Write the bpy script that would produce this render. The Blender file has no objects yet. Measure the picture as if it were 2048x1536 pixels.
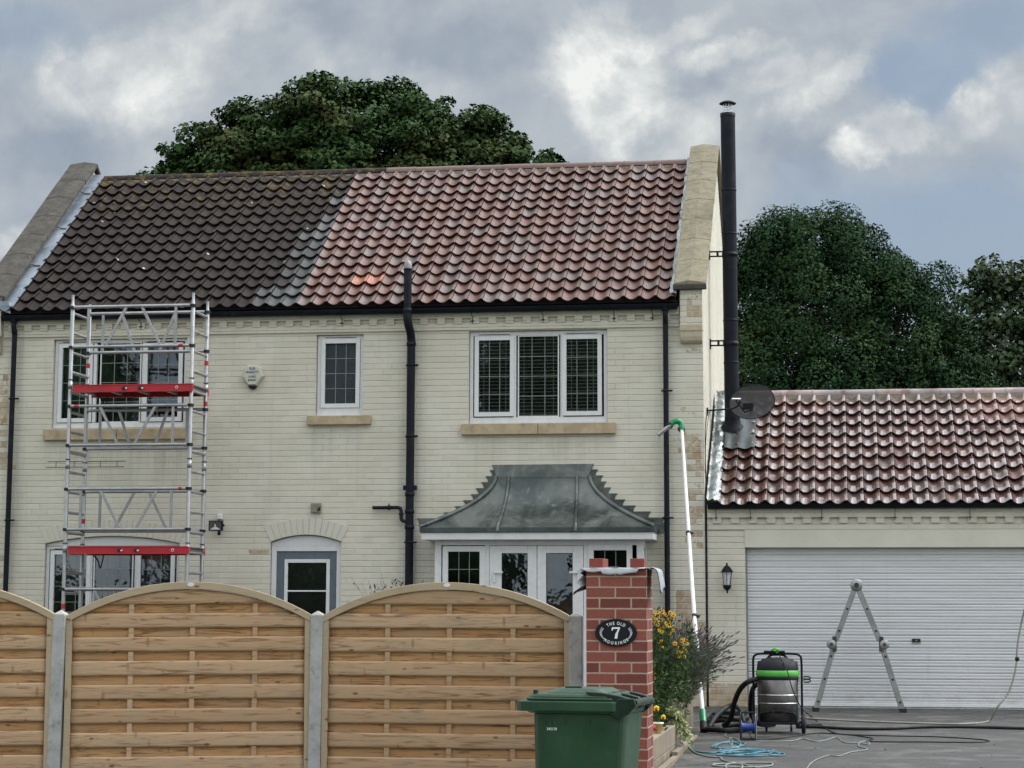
import bpy, bmesh, math, random
import numpy as np
from mathutils import Vector, Matrix
R = math.radians
random.seed(7)
rng = np.random.default_rng(7)
sc = bpy.context.scene
COL = sc.collection

# ------------------------------------------------------------------ camera
CAM = Vector((1.735, -27.35, 1.1905))
YAW, PITCH, ROLL = R(8.725), R(8.150), R(-0.169)
fw = Vector((-math.sin(YAW)*math.cos(PITCH), math.cos(YAW)*math.cos(PITCH), math.sin(PITCH)))
rt = Vector((math.cos(YAW), math.sin(YAW), 0))
dn = fw.cross(rt)
r2 = rt*math.cos(ROLL) + dn*math.sin(ROLL)
d2 = -rt*math.sin(ROLL) + dn*math.cos(ROLL)
m = Matrix((( r2.x, -d2.x, -fw.x, CAM.x), (r2.y, -d2.y, -fw.y, CAM.y), (r2.z, -d2.z, -fw.z, CAM.z), (0, 0, 0, 1)))
cd = bpy.data.cameras.new("camera")
cam = bpy.data.objects.new("camera", cd); COL.objects.link(cam)
cam.matrix_world = m
cd.sensor_width = 36.0; cd.sensor_fit = 'HORIZONTAL'
cd.lens = 36.0*4318.15/2048
cd.shift_y = -(768.0-600.0)/2048
cd.clip_start = 0.5; cd.clip_end = 2000
sc.camera = cam

# ------------------------------------------------------------------ light
SUN_EL, SUN_AZ = 50.0, 62.0     # degrees; azimuth measured from +Y clockwise: behind thin cloud, beyond the house to the right
sd = bpy.data.lights.new("sun", 'SUN'); so = bpy.data.objects.new("sun", sd); COL.objects.link(so)
sd.energy = 1.05; sd.angle = R(13); sd.color = (1.0, 0.965, 0.90)
sdir = Vector((math.sin(R(SUN_AZ))*math.cos(R(SUN_EL)), math.cos(R(SUN_AZ))*math.cos(R(SUN_EL)), math.sin(R(SUN_EL))))
so.rotation_euler = sdir.to_track_quat('Z', 'Y').to_euler()
sc.view_settings.view_transform = 'Standard'
sc.view_settings.look = 'None'
sc.view_settings.gamma = 1.0
sc.view_settings.exposure = 0.08

class NT:
    "small helper for building node trees"
    def __init__(s, tree): s.t = tree; s.n = tree.nodes; s.l = tree.links
    def node(s, typ, ins=None, **kw):
        nd = s.n.new(typ)
        for k, v in kw.items(): setattr(nd, k, v)
        if ins:
            for k, v in ins.items(): s.set(nd, k, v)
        return nd
    def set(s, nd, k, v):
        sock = nd.inputs[k]
        if isinstance(v, bpy.types.NodeSocket): s.l.new(v, sock)
        elif isinstance(v, (tuple, list)) and len(v) == 3 and sock.type == 'RGBA': sock.default_value = (*v, 1)
        else: sock.default_value = v
    def math(s, op, a, b=None, c=None, clamp=False):
        nd = s.n.new('ShaderNodeMath'); nd.operation = op; nd.use_clamp = clamp
        for i, v in enumerate((a, b, c)):
            if v is not None: s.set(nd, i, v)
        return nd.outputs[0]
    def mix(s, f, a, b, mode='MIX', clamp=False):
        nd = s.n.new('ShaderNodeMix'); nd.data_type = 'RGBA'; nd.blend_type = mode; nd.clamp_factor = True
        s.set(nd, 0, f); s.set(nd, 6, a); s.set(nd, 7, b)
        return nd.outputs[2]
    def ramp(s, f, lo, hi, a=0.0, b=1.0, smooth=True):
        nd = s.n.new('ShaderNodeMapRange'); nd.interpolation_type = 'SMOOTHSTEP' if smooth else 'LINEAR'
        for i, v in enumerate((f, lo, hi, a, b)): s.set(nd, i, v)
        return nd.outputs[0]
    def noise(s, vec, scale, detail=4, rough=0.55, dist=0.0, out=0):
        nd = s.n.new('ShaderNodeTexNoise')
        if vec is not None: s.set(nd, 'Vector', vec)
        s.set(nd, 'Scale', scale); s.set(nd, 'Detail', detail); s.set(nd, 'Roughness', rough); s.set(nd, 'Distortion', dist)
        return nd.outputs[out]
    def comb(s, x, y, z):
        nd = s.n.new('ShaderNodeCombineXYZ')
        for i, v in enumerate((x, y, z)): s.set(nd, i, v)
        return nd.outputs[0]
    def sep(s, v):
        nd = s.n.new('ShaderNodeSeparateXYZ'); s.set(nd, 0, v); return nd.outputs
    def map(s, v, loc=(0,0,0), rot=(0,0,0), scale=(1,1,1), typ='POINT'):
        nd = s.n.new('ShaderNodeMapping'); nd.vector_type = typ; s.set(nd, 0, v)
        nd.inputs['Location'].default_value = loc; nd.inputs['Rotation'].default_value = rot; nd.inputs['Scale'].default_value = scale
        return nd.outputs[0]

# ------------------------------------------------------------------ world: broken overcast
w = bpy.data.worlds.new("World"); sc.world = w; w.use_nodes = True
n = NT(w.node_tree); n.n.clear()
tc = n.node('ShaderNodeTexCoord').outputs['Generated']
sky = n.node('ShaderNodeTexSky', sky_type='NISHITA', sun_disc=False, sun_elevation=R(SUN_EL), sun_rotation=R(SUN_AZ))
sky.air_density = 1.2; sky.dust_density = 2.0
sx, sy, sz = n.sep(tc)
ysafe = n.math('MAXIMUM', sy, 0.25)
uu = n.math('DIVIDE', sx, ysafe); vv = n.math('DIVIDE', sz, ysafe)
uv = n.comb(uu, vv, 0.0)
wob = n.noise(uv, 11.0, 6, 0.6, 0.0, 1)
wob2 = n.noise(uv, 38.0, 6, 0.65, 0.0, 1)
wv0 = n.node('ShaderNodeVectorMath', operation='MULTIPLY_ADD'); n.set(wv0, 0, wob2); wv0.inputs[1].default_value = (0.022, 0.018, 0); n.set(wv0, 2, uv)
wv = n.node('ShaderNodeVectorMath', operation='MULTIPLY_ADD'); n.set(wv, 0, wob); wv.inputs[1].default_value = (0.075, 0.06, 0); n.set(wv, 2, wv0.outputs[0])
uvw = wv.outputs[0]
PXU = 1/4318.15
def pxuv(x, y):    # sky directions worked out from the picture, as slopes dx/dy and dz/dy
    a = (x-1024)*PXU; b = (y-600)*PXU
    d = fw + r2*a + d2*b
    return d.x/d.y, d.z/d.y
def blobs(lst):
    tot = None
    for (x, y, rx, ry, ang, amp) in lst:
        u0, v0 = pxuv(x, y)
        mp = n.map(uvw, (u0+0.0485, v0+0.039, 0), (0, 0, R(-ang)), (rx*PXU, ry*PXU, 1), 'TEXTURE')
        g = n.node('ShaderNodeTexGradient', gradient_type='SPHERICAL'); n.set(g, 0, mp)
        v = n.math('MULTIPLY', n.ramp(g.outputs['Fac'], 0.0, 0.65), amp)
        tot = v if tot is None else n.math('ADD', tot, v)
    return tot
bright = blobs([(250,150,260,150,0,.75),(480,50,220,80,0,.5),(60,490,130,70,0,.6),(760,150,240,90,10,.35),
    (1190,90,150,110,-40,.8),(1260,170,130,150,0,.85),(1350,270,170,110,-20,.6),(1450,80,130,60,-15,.9),
    (1560,130,140,70,-30,.6),(1650,170,200,60,-38,.75),(1780,250,150,55,-30,.5),(1880,210,90,110,-60,.5),(1330,60,170,40,-40,.4),
    (1940,150,170,90,30,.55),(1700,310,80,45,0,.7)])
dark = blobs([(1850,140,140,90,0,.9),(1980,30,160,70,0,.5),(1600,330,110,70,0,.55),(110,300,200,110,0,.55),
    (60,30,150,80,0,.5),(950,60,260,110,0,.5),(640,40,120,60,0,.4),(1400,140,90,60,0,.4)])
blue = blobs([(1930,480,420,220,0,1.1),(1850,140,180,110,0,.9),(1600,420,160,110,0,.5),(60,40,220,120,0,.5),(1990,30,220,90,0,.7),(60,560,120,60,0,.5)])
nz = n.noise(uv, 14.0, 9, 0.62, 0.6)
nz2 = n.noise(uv, 42.0, 6, 0.6, 0.3)
wisp = n.math('ADD', n.math('MULTIPLY', n.math('SUBTRACT', nz, 0.5), 3.4), n.math('MULTIPLY', n.math('SUBTRACT', nz2, 0.5), 1.9))
val = n.math('ADD', n.math('SUBTRACT', bright, n.math('MULTIPLY', dark, 0.6)), n.math('MULTIPLY', wisp, n.math('ADD', n.math('MULTIPLY', bright, 0.85), 0.42)))
cloudc = n.node('ShaderNodeValToRGB'); n.set(cloudc, 0, n.ramp(val, -1.0, 1.55, 0, 1, False))
cr = cloudc.color_ramp
pts = [(0.0, (.24,.295,.375)), (0.25, (.33,.38,.45)), (0.45, (.43,.475,.52)), (0.70, (.585,.615,.63)), (1.0, (.83,.85,.83))]
cr.elements[0].position, cr.elements[0].color = 0.0, (*pts[0][1], 1)
cr.elements[1].position, cr.elements[1].color = 1.0, (*pts[-1][1], 1)
for p, c in pts[1:-1]:
    e = cr.elements.new(p); e.color = (*c, 1)
bluem = n.math('MULTIPLY', blue, n.ramp(val, 0.9, 0.1), clamp=True)
skyb = n.mix(1.0, sky.outputs[0], (0.1, 0.1, 0.1), 'MULTIPLY')
bluec = n.mix(0.2, (0.29, 0.375, 0.50), skyb)
front = n.mix(n.math('MULTIPLY', bluem, 0.85), cloudc.outputs[0], bluec)
# the rest of the sky: the same overcast, brighter towards the zenith
gn = n.noise(tc, 3.0, 6, 0.6, 0.5)
gz = n.noise(tc, 9.0, 5, 0.6, 0.3)
gm = n.math('ADD', n.math('MULTIPLY', gn, .65), n.math('MULTIPLY', gz, .35))
gen = n.mix(n.ramp(gm, .40, .62), (0.46, 0.50, 0.56), (1.0, 1.0, 0.97))
gen = n.mix(n.math('MULTIPLY', n.ramp(gm, .40, .62), 0.3), gen, skyb)
lift = n.ramp(sz, 0.16, 0.75, 1.0, 1.45)
backl = n.ramp(sy, 0.45, -0.5, 1.0, 1.45)
sunward = n.node('ShaderNodeVectorMath', operation='DOT_PRODUCT'); n.set(sunward, 0, tc); sunward.inputs[1].default_value = sdir
glow = n.math('ADD', n.ramp(sunward.outputs['Value'], 0.3, 1.0, 1.0, 1.8), n.ramp(sunward.outputs['Value'], 0.80, 0.99, 0.0, 2.6))
liftt = n.math('MULTIPLY', n.math('MULTIPLY', lift, backl), glow)
lc = n.comb(liftt, liftt, liftt)
frontm = n.math('MULTIPLY', n.ramp(sy, 0.45, 0.75), n.ramp(vv, 0.42, 0.32))
allsky = n.mix(frontm, n.mix(1.0, gen, lc, 'MULTIPLY'), front)
allsky = n.mix(n.ramp(sz, -0.01, -0.05), allsky, (0.10, 0.105, 0.10))
ten = n.mix(1.0, allsky, (10.0, 10.0, 10.0), 'MULTIPLY')
bg = n.node('ShaderNodeBackground'); n.set(bg, 0, ten); bg.inputs[1].default_value = 0.1
n.l.new(bg.outputs[0], n.node('ShaderNodeOutputWorld').inputs[0])

# ------------------------------------------------------------------ materials
MATS = {}
def newmat(name):
    m = bpy.data.materials.new(name); m.use_nodes = True
    t = NT(m.node_tree); t.n.clear()
    b = t.node('ShaderNodeBsdfPrincipled'); o = t.node('ShaderNodeOutputMaterial'); t.l.new(b.outputs[0], o.inputs[0])
    MATS[name] = m; return m, t, b
def obj_co(t): return t.node('ShaderNodeTexCoord').outputs['Object']
def rnd_co(t):   # object coordinates shifted by a random amount per object
    co = obj_co(t); oi = t.node('ShaderNodeObjectInfo').outputs['Random']
    v = t.node('ShaderNodeVectorMath', operation='ADD'); t.set(v, 0, co)
    t.set(v, 1, t.comb(t.math('MULTIPLY', oi, 37.0), t.math('MULTIPLY', oi, 11.0), t.math('MULTIPLY', oi, 23.0)))
    return v.outputs[0]
def bump(t, b, h, dist=0.005, strength=1.0):
    nd = t.node('ShaderNodeBump'); t.set(nd, 'Height', h); nd.inputs['Distance'].default_value = dist; nd.inputs['Strength'].default_value = strength
    t.l.new(nd.outputs[0], b.inputs['Normal'])
def simple(name, col, rough=0.5, metal=0.0, var=0.12, scale=6.0, bmp=0.0, bscale=60.0, spec=0.5, dirt=None, coat=0.0, rvar=0.1):
    m, t, b = newmat(name)
    co = rnd_co(t)
    f = t.noise(co, scale, 6, 0.6)
    c = t.mix(t.ramp(f, .3, .7), tuple(x*(1-var) for x in col), tuple(min(1, x*(1+var)) for x in col))
    if dirt:
        dc, dscale, damt = dirt
        c = t.mix(t.math('MULTIPLY', t.ramp(t.noise(co, dscale, 8, 0.7), .5, .72), damt), c, dc)
    t.set(b, 'Base Color', c)
    t.set(b, 'Roughness', t.ramp(t.noise(co, scale*2.3, 4), .3, .7, max(0.02, rough-rvar), min(1, rough+rvar)))
    b.inputs['Metallic'].default_value = metal
    b.inputs['Specular IOR Level'].default_value = spec
    b.inputs['Coat Weight'].default_value = coat
    if bmp: bump(t, b, t.noise(co, bscale, 5, 0.6), bmp)
    return m
simple('black_plastic', (.006,.008,.014), .5, spec=.18, var=.2, dirt=((.05,.05,.05), 4, .35))
simple('flue_black', (.007,.009,.015), .5, spec=.16, var=.15, dirt=((.04,.045,.05), 3, .3))
simple('white_plastic', (.66,.67,.67), .28, var=.04, dirt=((.45,.45,.42), 5, .25))
simple('white_paint', (.64,.65,.65), .5, var=.04, dirt=((.42,.42,.38), 4, .25))
simple('sandstone_sill', (.42,.335,.215), .85, var=.14, scale=7, bmp=.002, bscale=90, dirt=((.10,.08,.06), 6, .5))
simple('aluminium', (.36,.365,.37), .5, .8, var=.12, scale=5, bmp=.0008, bscale=40, dirt=((.30,.30,.30), 9, .5), rvar=.12)
simple('ladder_aluminium', (.32,.325,.32), .55, .7, var=.15, scale=5, dirt=((.22,.22,.21), 9, .6))
simple('red_paint', (.40,.012,.022), .42, var=.15, scale=4, dirt=((.13,.03,.03), 11, .6))
simple('dark_wood_deck', (.05,.035,.03), .8, var=.2)
simple('dark_gasket', (.01,.01,.01), .7)
simple('interior', (.10,.095,.09), .9)
simple('curtain', (.10,.19,.13), .9, var=.15)
simple('net', (.45,.45,.42), .9)
simple('blind', (.75,.76,.76), .55, var=.1)
simple('cane', (.25,.26,.25), .5, .3)
simple('grey_door', (.10,.125,.15), .35, var=.06)
simple('green_plastic', (.015,.052,.024), .42, var=.22, scale=2.5, bmp=.0006, bscale=260, dirt=((.04,.075,.05), 7, .45))
simple('dark_green_plastic', (.005,.022,.012), .32, var=.2)
simple('bright_green', (.09,.42,.06), .4)
simple('pole_green', (.0,.22,.085), .35)
simple('pole_white', (.58,.59,.585), .35, dirt=((.4,.4,.38), 9, .3))
simple('stainless', (.13,.125,.12), .36, .9, var=.25, scale=3, dirt=((.08,.075,.07), 5, .7))
simple('chrome', (.7,.7,.7), .22, 1.0)
simple('head_plastic', (.014,.015,.020), .6, spec=.25)
simple('hose_black', (.012,.012,.012), .6, spec=.3, var=.3)
simple('hose_pale', (.26,.255,.21), .5, var=.15)
simple('rope_blue', (.05,.17,.22), .5, var=.3, scale=12)
simple('cable_grey', (.20,.23,.21), .5, var=.2)
simple('reel_blue', (.02,.05,.26), .35)
simple('flash_metal', (.5,.5,.5), .3, 1.0)
simple('terracotta_pot', (.48,.34,.12), .6)
simple('stem_green', (.035,.06,.02), .7)
simple('bark', (.045,.038,.03), .9, bmp=.01, bscale=20)
simple('petal_yellow', (.62,.36,.02), .6, var=.2, scale=30)
simple('pansy_yellow', (.8,.55,.02), .6)
simple('pansy_red', (.22,.01,.01), .6)
simple('petal_pink', (.75,.12,.18), .6)
simple('seed_dark', (.02,.012,.008), .8)
simple('lettering_white', (.75,.75,.72), .6, var=.02)
simple('lettering_dark', (.02,.03,.05), .6, var=.02)
simple('lettering_blue', (.05,.10,.30), .6, var=.02)
simple('plaque_slate', (.006,.008,.012), .6, spec=.25)
simple('alarm_cream', (.52,.51,.42), .5, dirt=((.3,.3,.22), 10, .5))
simple('vent_plastic', (.26,.25,.19), .7, dirt=((.04,.04,.03), 20, .8))
simple('membrane', (.36,.37,.39), .42, .1, var=.15, bmp=.004, bscale=25)
simple('membrane_black', (.008,.008,.01), .45)
simple('concrete_post', (.34,.345,.33), .9, var=.14, scale=9, bmp=.002, bscale=120, dirt=((.13,.135,.115), 14, .7))
simple('soil', (.03,.022,.016), .95, bmp=.01, bscale=30)
simple('sky_lamp_glass', (.55,.56,.55), .2)
simple('dust_cream', (.45,.45,.38), .8)
simple('grass', (.05,.085,.025), .9, bmp=.02, bscale=20)

def brick_paint():
    m, t, b = newmat('painted_brick')
    co = obj_co(t); x, y, z = t.sep(co)
    xy = t.math('ADD', x, y)
    v = t.comb(xy, z, 0.0)
    br = t.node('ShaderNodeTexBrick', offset=0.5, squash=1.0)
    t.set(br, 'Vector', v); t.set(br, 'Color1', (0,0,0)); t.set(br, 'Color2', (1,1,1)); t.set(br, 'Mortar', (0.5,0.5,0.5))
    for k, val in (('Scale', 1), ('Mortar Size', .0075), ('Mortar Smooth', .6), ('Bias', 0), ('Brick Width', .225), ('Row Height', .075)): br.inputs[k].default_value = val
    mort = br.outputs['Fac']; tint = t.sep(br.outputs['Color'])[0]
    # horizontal bed joints are deeper than the perpends
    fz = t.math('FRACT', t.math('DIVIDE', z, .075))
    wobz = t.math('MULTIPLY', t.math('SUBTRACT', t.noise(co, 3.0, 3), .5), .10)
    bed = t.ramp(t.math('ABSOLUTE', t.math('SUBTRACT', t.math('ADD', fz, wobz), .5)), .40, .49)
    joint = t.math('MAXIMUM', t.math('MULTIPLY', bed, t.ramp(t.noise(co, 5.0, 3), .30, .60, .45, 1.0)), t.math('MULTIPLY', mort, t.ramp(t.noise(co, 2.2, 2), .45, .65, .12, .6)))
    n1 = t.noise(co, 1.3, 5, .6); n2 = t.noise(co, 26.0, 4, .6)
    lowz = t.ramp(z, 2.6, 4.6)
    base = t.mix(t.ramp(n1, .3, .7), (.585,.555,.455), (.655,.625,.53))
    base = t.mix(t.math('MULTIPLY', t.ramp(tint, .3, 1.0), .28), base, (.49,.475,.375))
    base = t.mix(t.math('MULTIPLY', t.ramp(t.noise(co, 4.5, 7, .7), .56, .75), .35), base, (.46,.44,.35))
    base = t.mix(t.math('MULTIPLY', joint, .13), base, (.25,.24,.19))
    # greyish run-off below pipes and sills
    st = t.noise(t.map(co, scale=(9, 9, .5)), 1.0, 5, .6)
    base = t.mix(t.math('MULTIPLY', t.ramp(st, .55, .75), .22), base, (.36,.37,.36))
    for (q0, q1, q2, q3, amt) in ((-5.15,-4.3,3.2,3.5,.2),(-3.1,-1.15,3.1,3.35,.2),(-8.7,-6.75,2.9,3.35,.3),(-3.9,-3.65,1.2,4.9,.5),(-.56,-.38,1.0,4.9,.4),(-9.28,-9.05,1.0,4.9,.5),(-5.1,-4.93,1.7,2.4,.6),(0.0,6.0,-.05,.22,.5)):
        a_ = t.math('MULTIPLY', t.math('MULTIPLY', t.ramp(xy, q0-.08, q0+.08), t.ramp(xy, q1+.08, q1-.08)), t.math('MULTIPLY', t.ramp(z, q2-.3, q2+.3), t.ramp(z, q3+.08, q3-.08)))
        base = t.mix(t.math('MULTIPLY', t.math('MULTIPLY', a_, t.ramp(st, .38, .66)), amt), base, (.30,.30,.265))
    # places where the paint has come away from whole bricks
    def area(x0, x1, z0, z1, thr, soft=.06):
        a = t.math('MULTIPLY', t.ramp(xy, x0-soft, x0+soft), t.ramp(xy, x1+soft, x1-soft))
        c = t.math('MULTIPLY', t.ramp(z, z0-.1, z0+.1), t.ramp(z, z1+.1, z1-.1))
        return t.math('MULTIPLY', t.math('MULTIPLY', a, c), thr)
    areas = [area(-.26, .0, 1.9, 3.45, .62), area(-.42, -.05, 2.9, 3.4, .45), area(-.33, 0, 3.6, 4.55, .34), area(-.30, -.02, 4.72, 5.4, .60, .02), area(-.37, -.18, .0, 1.45, 1.3, .03), area(-.2, 0.01, .0, 1.05, .95, .03),
             area(-9.9, -9.22, 3.0, 4.4, .70), area(-9.2, -8.9, 2.85, 3.1, .5), area(-5.95, -5.6, 1.86, 1.98, .8), area(-9.9,-9.2,1.0,3.0,.42), area(.0, .47, -.1, .25, 1.4, .03)]
    tot = areas[0]
    for a in areas[1:]: tot = t.math('MAXIMUM', tot, a)
    rag = t.noise(co, 22.0, 5, .65)
    pk = t.math('SUBTRACT', t.math('ADD', tot, t.math('MULTIPLY', t.math('SUBTRACT', rag, .5), .5)), t.math('MULTIPLY', tint, .62))
    flake = t.ramp(pk, .28, .34)
    bc = t.mix(tint, (.33,.235,.12), (.31,.15,.085))
    bc = t.mix(t.ramp(t.noise(co, 40, 4), .4, .7), bc, (.40,.32,.21))
    bc = t.mix(joint, bc, (.33,.29,.22))
    base = t.mix(t.math('MULTIPLY', flake, t.ramp(t.noise(co, 7, 4, .6), .35, .65, .45, .92)), base, bc)
    t.set(b, 'Base Color', base); b.inputs['Roughness'].default_value = .7; b.inputs['Specular IOR Level'].default_value = .25
    h = t.math('SUBTRACT', t.math('ADD', t.math('MULTIPLY', n2, .18), t.math('MULTIPLY', tint, .22)), t.math('ADD', joint, t.math('MULTIPLY', flake, .1)))
    bump(t, b, h, .0065, 1.0)
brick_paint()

def red_brick(name, c1, c2, mortar, bw=.225, off=(0,0)):
    m, t, b = newmat(name)
    co = obj_co(t); x, y, z = t.sep(co)
    v = t.comb(t.math('ADD', t.math('ADD', x, y), off[0]), t.math('ADD', z, off[1]), 0.0)
    wv = t.noise(co, 30, 3, .5, 0, 1)
    va = t.node('ShaderNodeVectorMath', operation='MULTIPLY_ADD'); t.set(va, 0, wv); va.inputs[1].default_value = (.006,.006,0); t.set(va, 2, v)
    br = t.node('ShaderNodeTexBrick', offset=0.5, squash=1.0)
    t.set(br, 'Vector', va.outputs[0]); t.set(br, 'Color1', (0,0,0)); t.set(br, 'Color2', (1,1,1)); t.set(br, 'Mortar', (0.5,0.5,0.5))
    for k, val in (('Scale', 1), ('Mortar Size', .0072), ('Mortar Smooth', .25), ('Bias', 0), ('Brick Width', bw), ('Row Height', .075)): br.inputs[k].default_value = val
    tint = t.sep(br.outputs['Color'])[0]; mort = br.outputs['Fac']
    c = t.mix(tint, c1, c2)
    c = t.mix(t.math('MULTIPLY', t.ramp(t.noise(co, 60, 5, .7), .45, .75), .5), c, tuple(q*.6 for q in c1))
    c = t.mix(t.math('MULTIPLY', t.ramp(t.noise(co, 14, 6, .7), .58, .75), .35), c, (.27,.13,.10))
    mc = t.mix(t.noise(co, 50, 4), mortar, tuple(q*.75 for q in mortar))
    c = t.mix(mort, c, mc)
    t.set(b, 'Base Color', c); b.inputs['Roughness'].default_value = .85
    bump(t, b, t.math('SUBTRACT', t.math('MULTIPLY', t.noise(co, 90, 4), .3), mort), .005, 1.0)
red_brick('pier_brick', (.135,.034,.025), (.255,.075,.050), (.43,.30,.23), .2255, (.146, .0))
simple('loose_brick', (.22,.05,.036), .85, var=.15, bmp=.002, bscale=120)

def tile_mat(name, gloss):
    m, t, b = newmat(name)
    at = t.node('ShaderNodeAttribute', attribute_name='tile')   # r: clean..dirty, g: random tint, b: new terracotta
    r, g, bl = t.sep(at.outputs['Vector'])
    co = obj_co(t); x, y, z = t.sep(co)
    n1 = t.noise(co, 5, 6, .65); n2 = t.noise(co, 38, 5, .65)
    clean = t.mix(t.ramp(g, .1, .9), (.108,.054,.043), (.150,.077,.059))
    clean = t.mix(t.ramp(g, .72, .80), clean, (.125,.09,.08))
    clean = t.mix(t.math('MULTIPLY', t.ramp(n1, .45, .7), .4), clean, (.17,.12,.105))
    clean = t.mix(t.math('MULTIPLY', t.ramp(n2, .55, .75), .3), clean, (.14,.085,.075))
    if gloss:
        clean = t.mix(1.0, clean, (.70,.62,.58), 'MULTIPLY')
        org = t.math('MULTIPLY', t.ramp(t.noise(co, .9, 4, .6), .45, .62), t.ramp(z, 2.9, 4.0))
        clean = t.mix(t.math('MULTIPLY', org, .8), clean, (.25,.135,.105))
    else:
        clean = t.mix(t.math('MULTIPLY', t.ramp(z, 7.25, 7.6), .25), clean, (.2,.15,.13))
    mid = t.mix(t.ramp(n2, .35, .7), (.10,.105,.105), (.045,.047,.047))
    dirty = t.mix(t.ramp(n1, .35, .7), (.021,.016,.015), (.037,.029,.025))
    dirty = t.mix(t.math('MULTIPLY', t.ramp(n2, .5, .75), .5), dirty, (.020,.017,.016))
    moss = t.math('MULTIPLY', t.ramp(t.noise(co, 7, 6, .7), .50, .62), t.ramp(t.math('ADD', z, t.math('MULTIPLY', x, -.02)), 6.6, 7.7))
    dirty = t.mix(t.math('MULTIPLY', moss, .7), dirty, (.13,.09,.028))
    c = t.mix(t.ramp(r, .15, .5), clean, mid); c = t.mix(t.ramp(r, .5, .9), c, dirty)
    # droppings and lichen specks
    sp = t.node('ShaderNodeTexVoronoi', feature='F1'); t.set(sp, 'Vector', co); t.set(sp, 'Scale', 3.1)
    spk = t.math('MULTIPLY', t.ramp(sp.outputs['Distance'], .085, .06), t.ramp(r, .4, .9))
    c = t.mix(t.math('MULTIPLY', spk, .85), c, (.55,.55,.5))
    sp2 = t.node('ShaderNodeTexVoronoi', feature='F1'); t.set(sp2, 'Vector', t.map(co, (4.3,1.7,2.2))); t.set(sp2, 'Scale', 4.2)
    c = t.mix(t.math('MULTIPLY', t.ramp(sp2.outputs['Distance'], .06, .03), .8), c, (.02,.02,.02))
    scr = t.noise(t.map(co, rot=(0, R(35), 0), scale=(90, 6, 6)), 1.0, 3)
    newc = t.mix(t.ramp(scr, .45, .6), (.33,.105,.055), (.43,.21,.15))
    c = t.mix(bl, c, newc)
    t.set(b, 'Base Color', c)
    rr = t.ramp(t.noise(co, 9, 5, .6), .35, .65, .20 if gloss else .36, .40 if gloss else .56)
    t.set(b, 'Roughness', t.mix(t.ramp(r, .2, .8), rr, (.85,.85,.85)))
    t.set(b, 'Specular IOR Level', t.ramp(r, .2, .9, .35, .2))
    wet = t.ramp(t.noise(co, 2.2, 5, .65), .34, .56)
    t.set(b, 'Coat Weight', t.math('MULTIPLY', wet, t.ramp(r, .1, .55, 1.0 if gloss else .10, 0)))
    b.inputs['Coat Roughness'].default_value = .07 if gloss else .25; b.inputs['Coat IOR'].default_value = 2.1 if gloss else 1.5
    h = t.math('ADD', t.math('MULTIPLY', n2, .5), t.noise(co, 160, 3))
    bump(t, b, h, .0025, .8)
tile_mat('roof_tile', False); tile_mat('wet_tile', True)

def lead_mat(name, c1, c2, rough):
    m, t, b = newmat(name)
    co = obj_co(t)
    a = t.noise(co, 2.2, 6, .62, .8); d = t.noise(t.map(co, scale=(6, 6, 1.2)), 2.0, 6, .65)
    c = t.mix(t.ramp(a, .32, .68), c1, c2)
    c = t.mix(t.math('MULTIPLY', t.ramp(d, .52, .78), .5), c, tuple(min(1, q*1.7) for q in c2))
    t.set(b, 'Base Color', c); b.inputs['Metallic'].default_value = .45
    t.set(b, 'Roughness', t.ramp(a, .3, .7, rough-.12, rough+.15))
    bump(t, b, t.noise(co, 9, 5, .6), .010, .7)
lead_mat('lead', (.055,.070,.064), (.15,.165,.152), .36)
lead_mat('lead_dark', (.045,.055,.055), (.085,.10,.10), .5)
lead_mat('lead_new', (.16,.19,.225), (.26,.295,.335), .5)
lead_mat('lead_bright', (.13,.15,.15), (.38,.41,.41), .30)

def coping_mat(name, c1, c2, dark, amt):
    m, t, b = newmat(name)
    co = obj_co(t)
    c = t.mix(t.ramp(t.noise(co, 4, 7, .65), .35, .65), c1, c2)
    c = t.mix(t.math('MULTIPLY', t.ramp(t.noise(co, 9, 8, .72), .42, .66), amt), c, dark)
    c = t.mix(t.math('MULTIPLY', t.ramp(t.noise(co, 45, 5, .7), .55, .7), amt*.8), c, tuple(q*.7 for q in dark))
    t.set(b, 'Base Color', c); b.inputs['Roughness'].default_value = .9
    bump(t, b, t.noise(co, 40, 6, .65), .006, .9)
coping_mat('coping_pale', (.255,.225,.15), (.205,.18,.118), (.10,.09,.06), .6)
coping_mat('coping_dark', (.085,.078,.060), (.058,.053,.043), (.032,.029,.026), .9)
coping_mat('kneeler_stone', (.46,.40,.28), (.50,.44,.32), (.2,.17,.12), .2)

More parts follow.
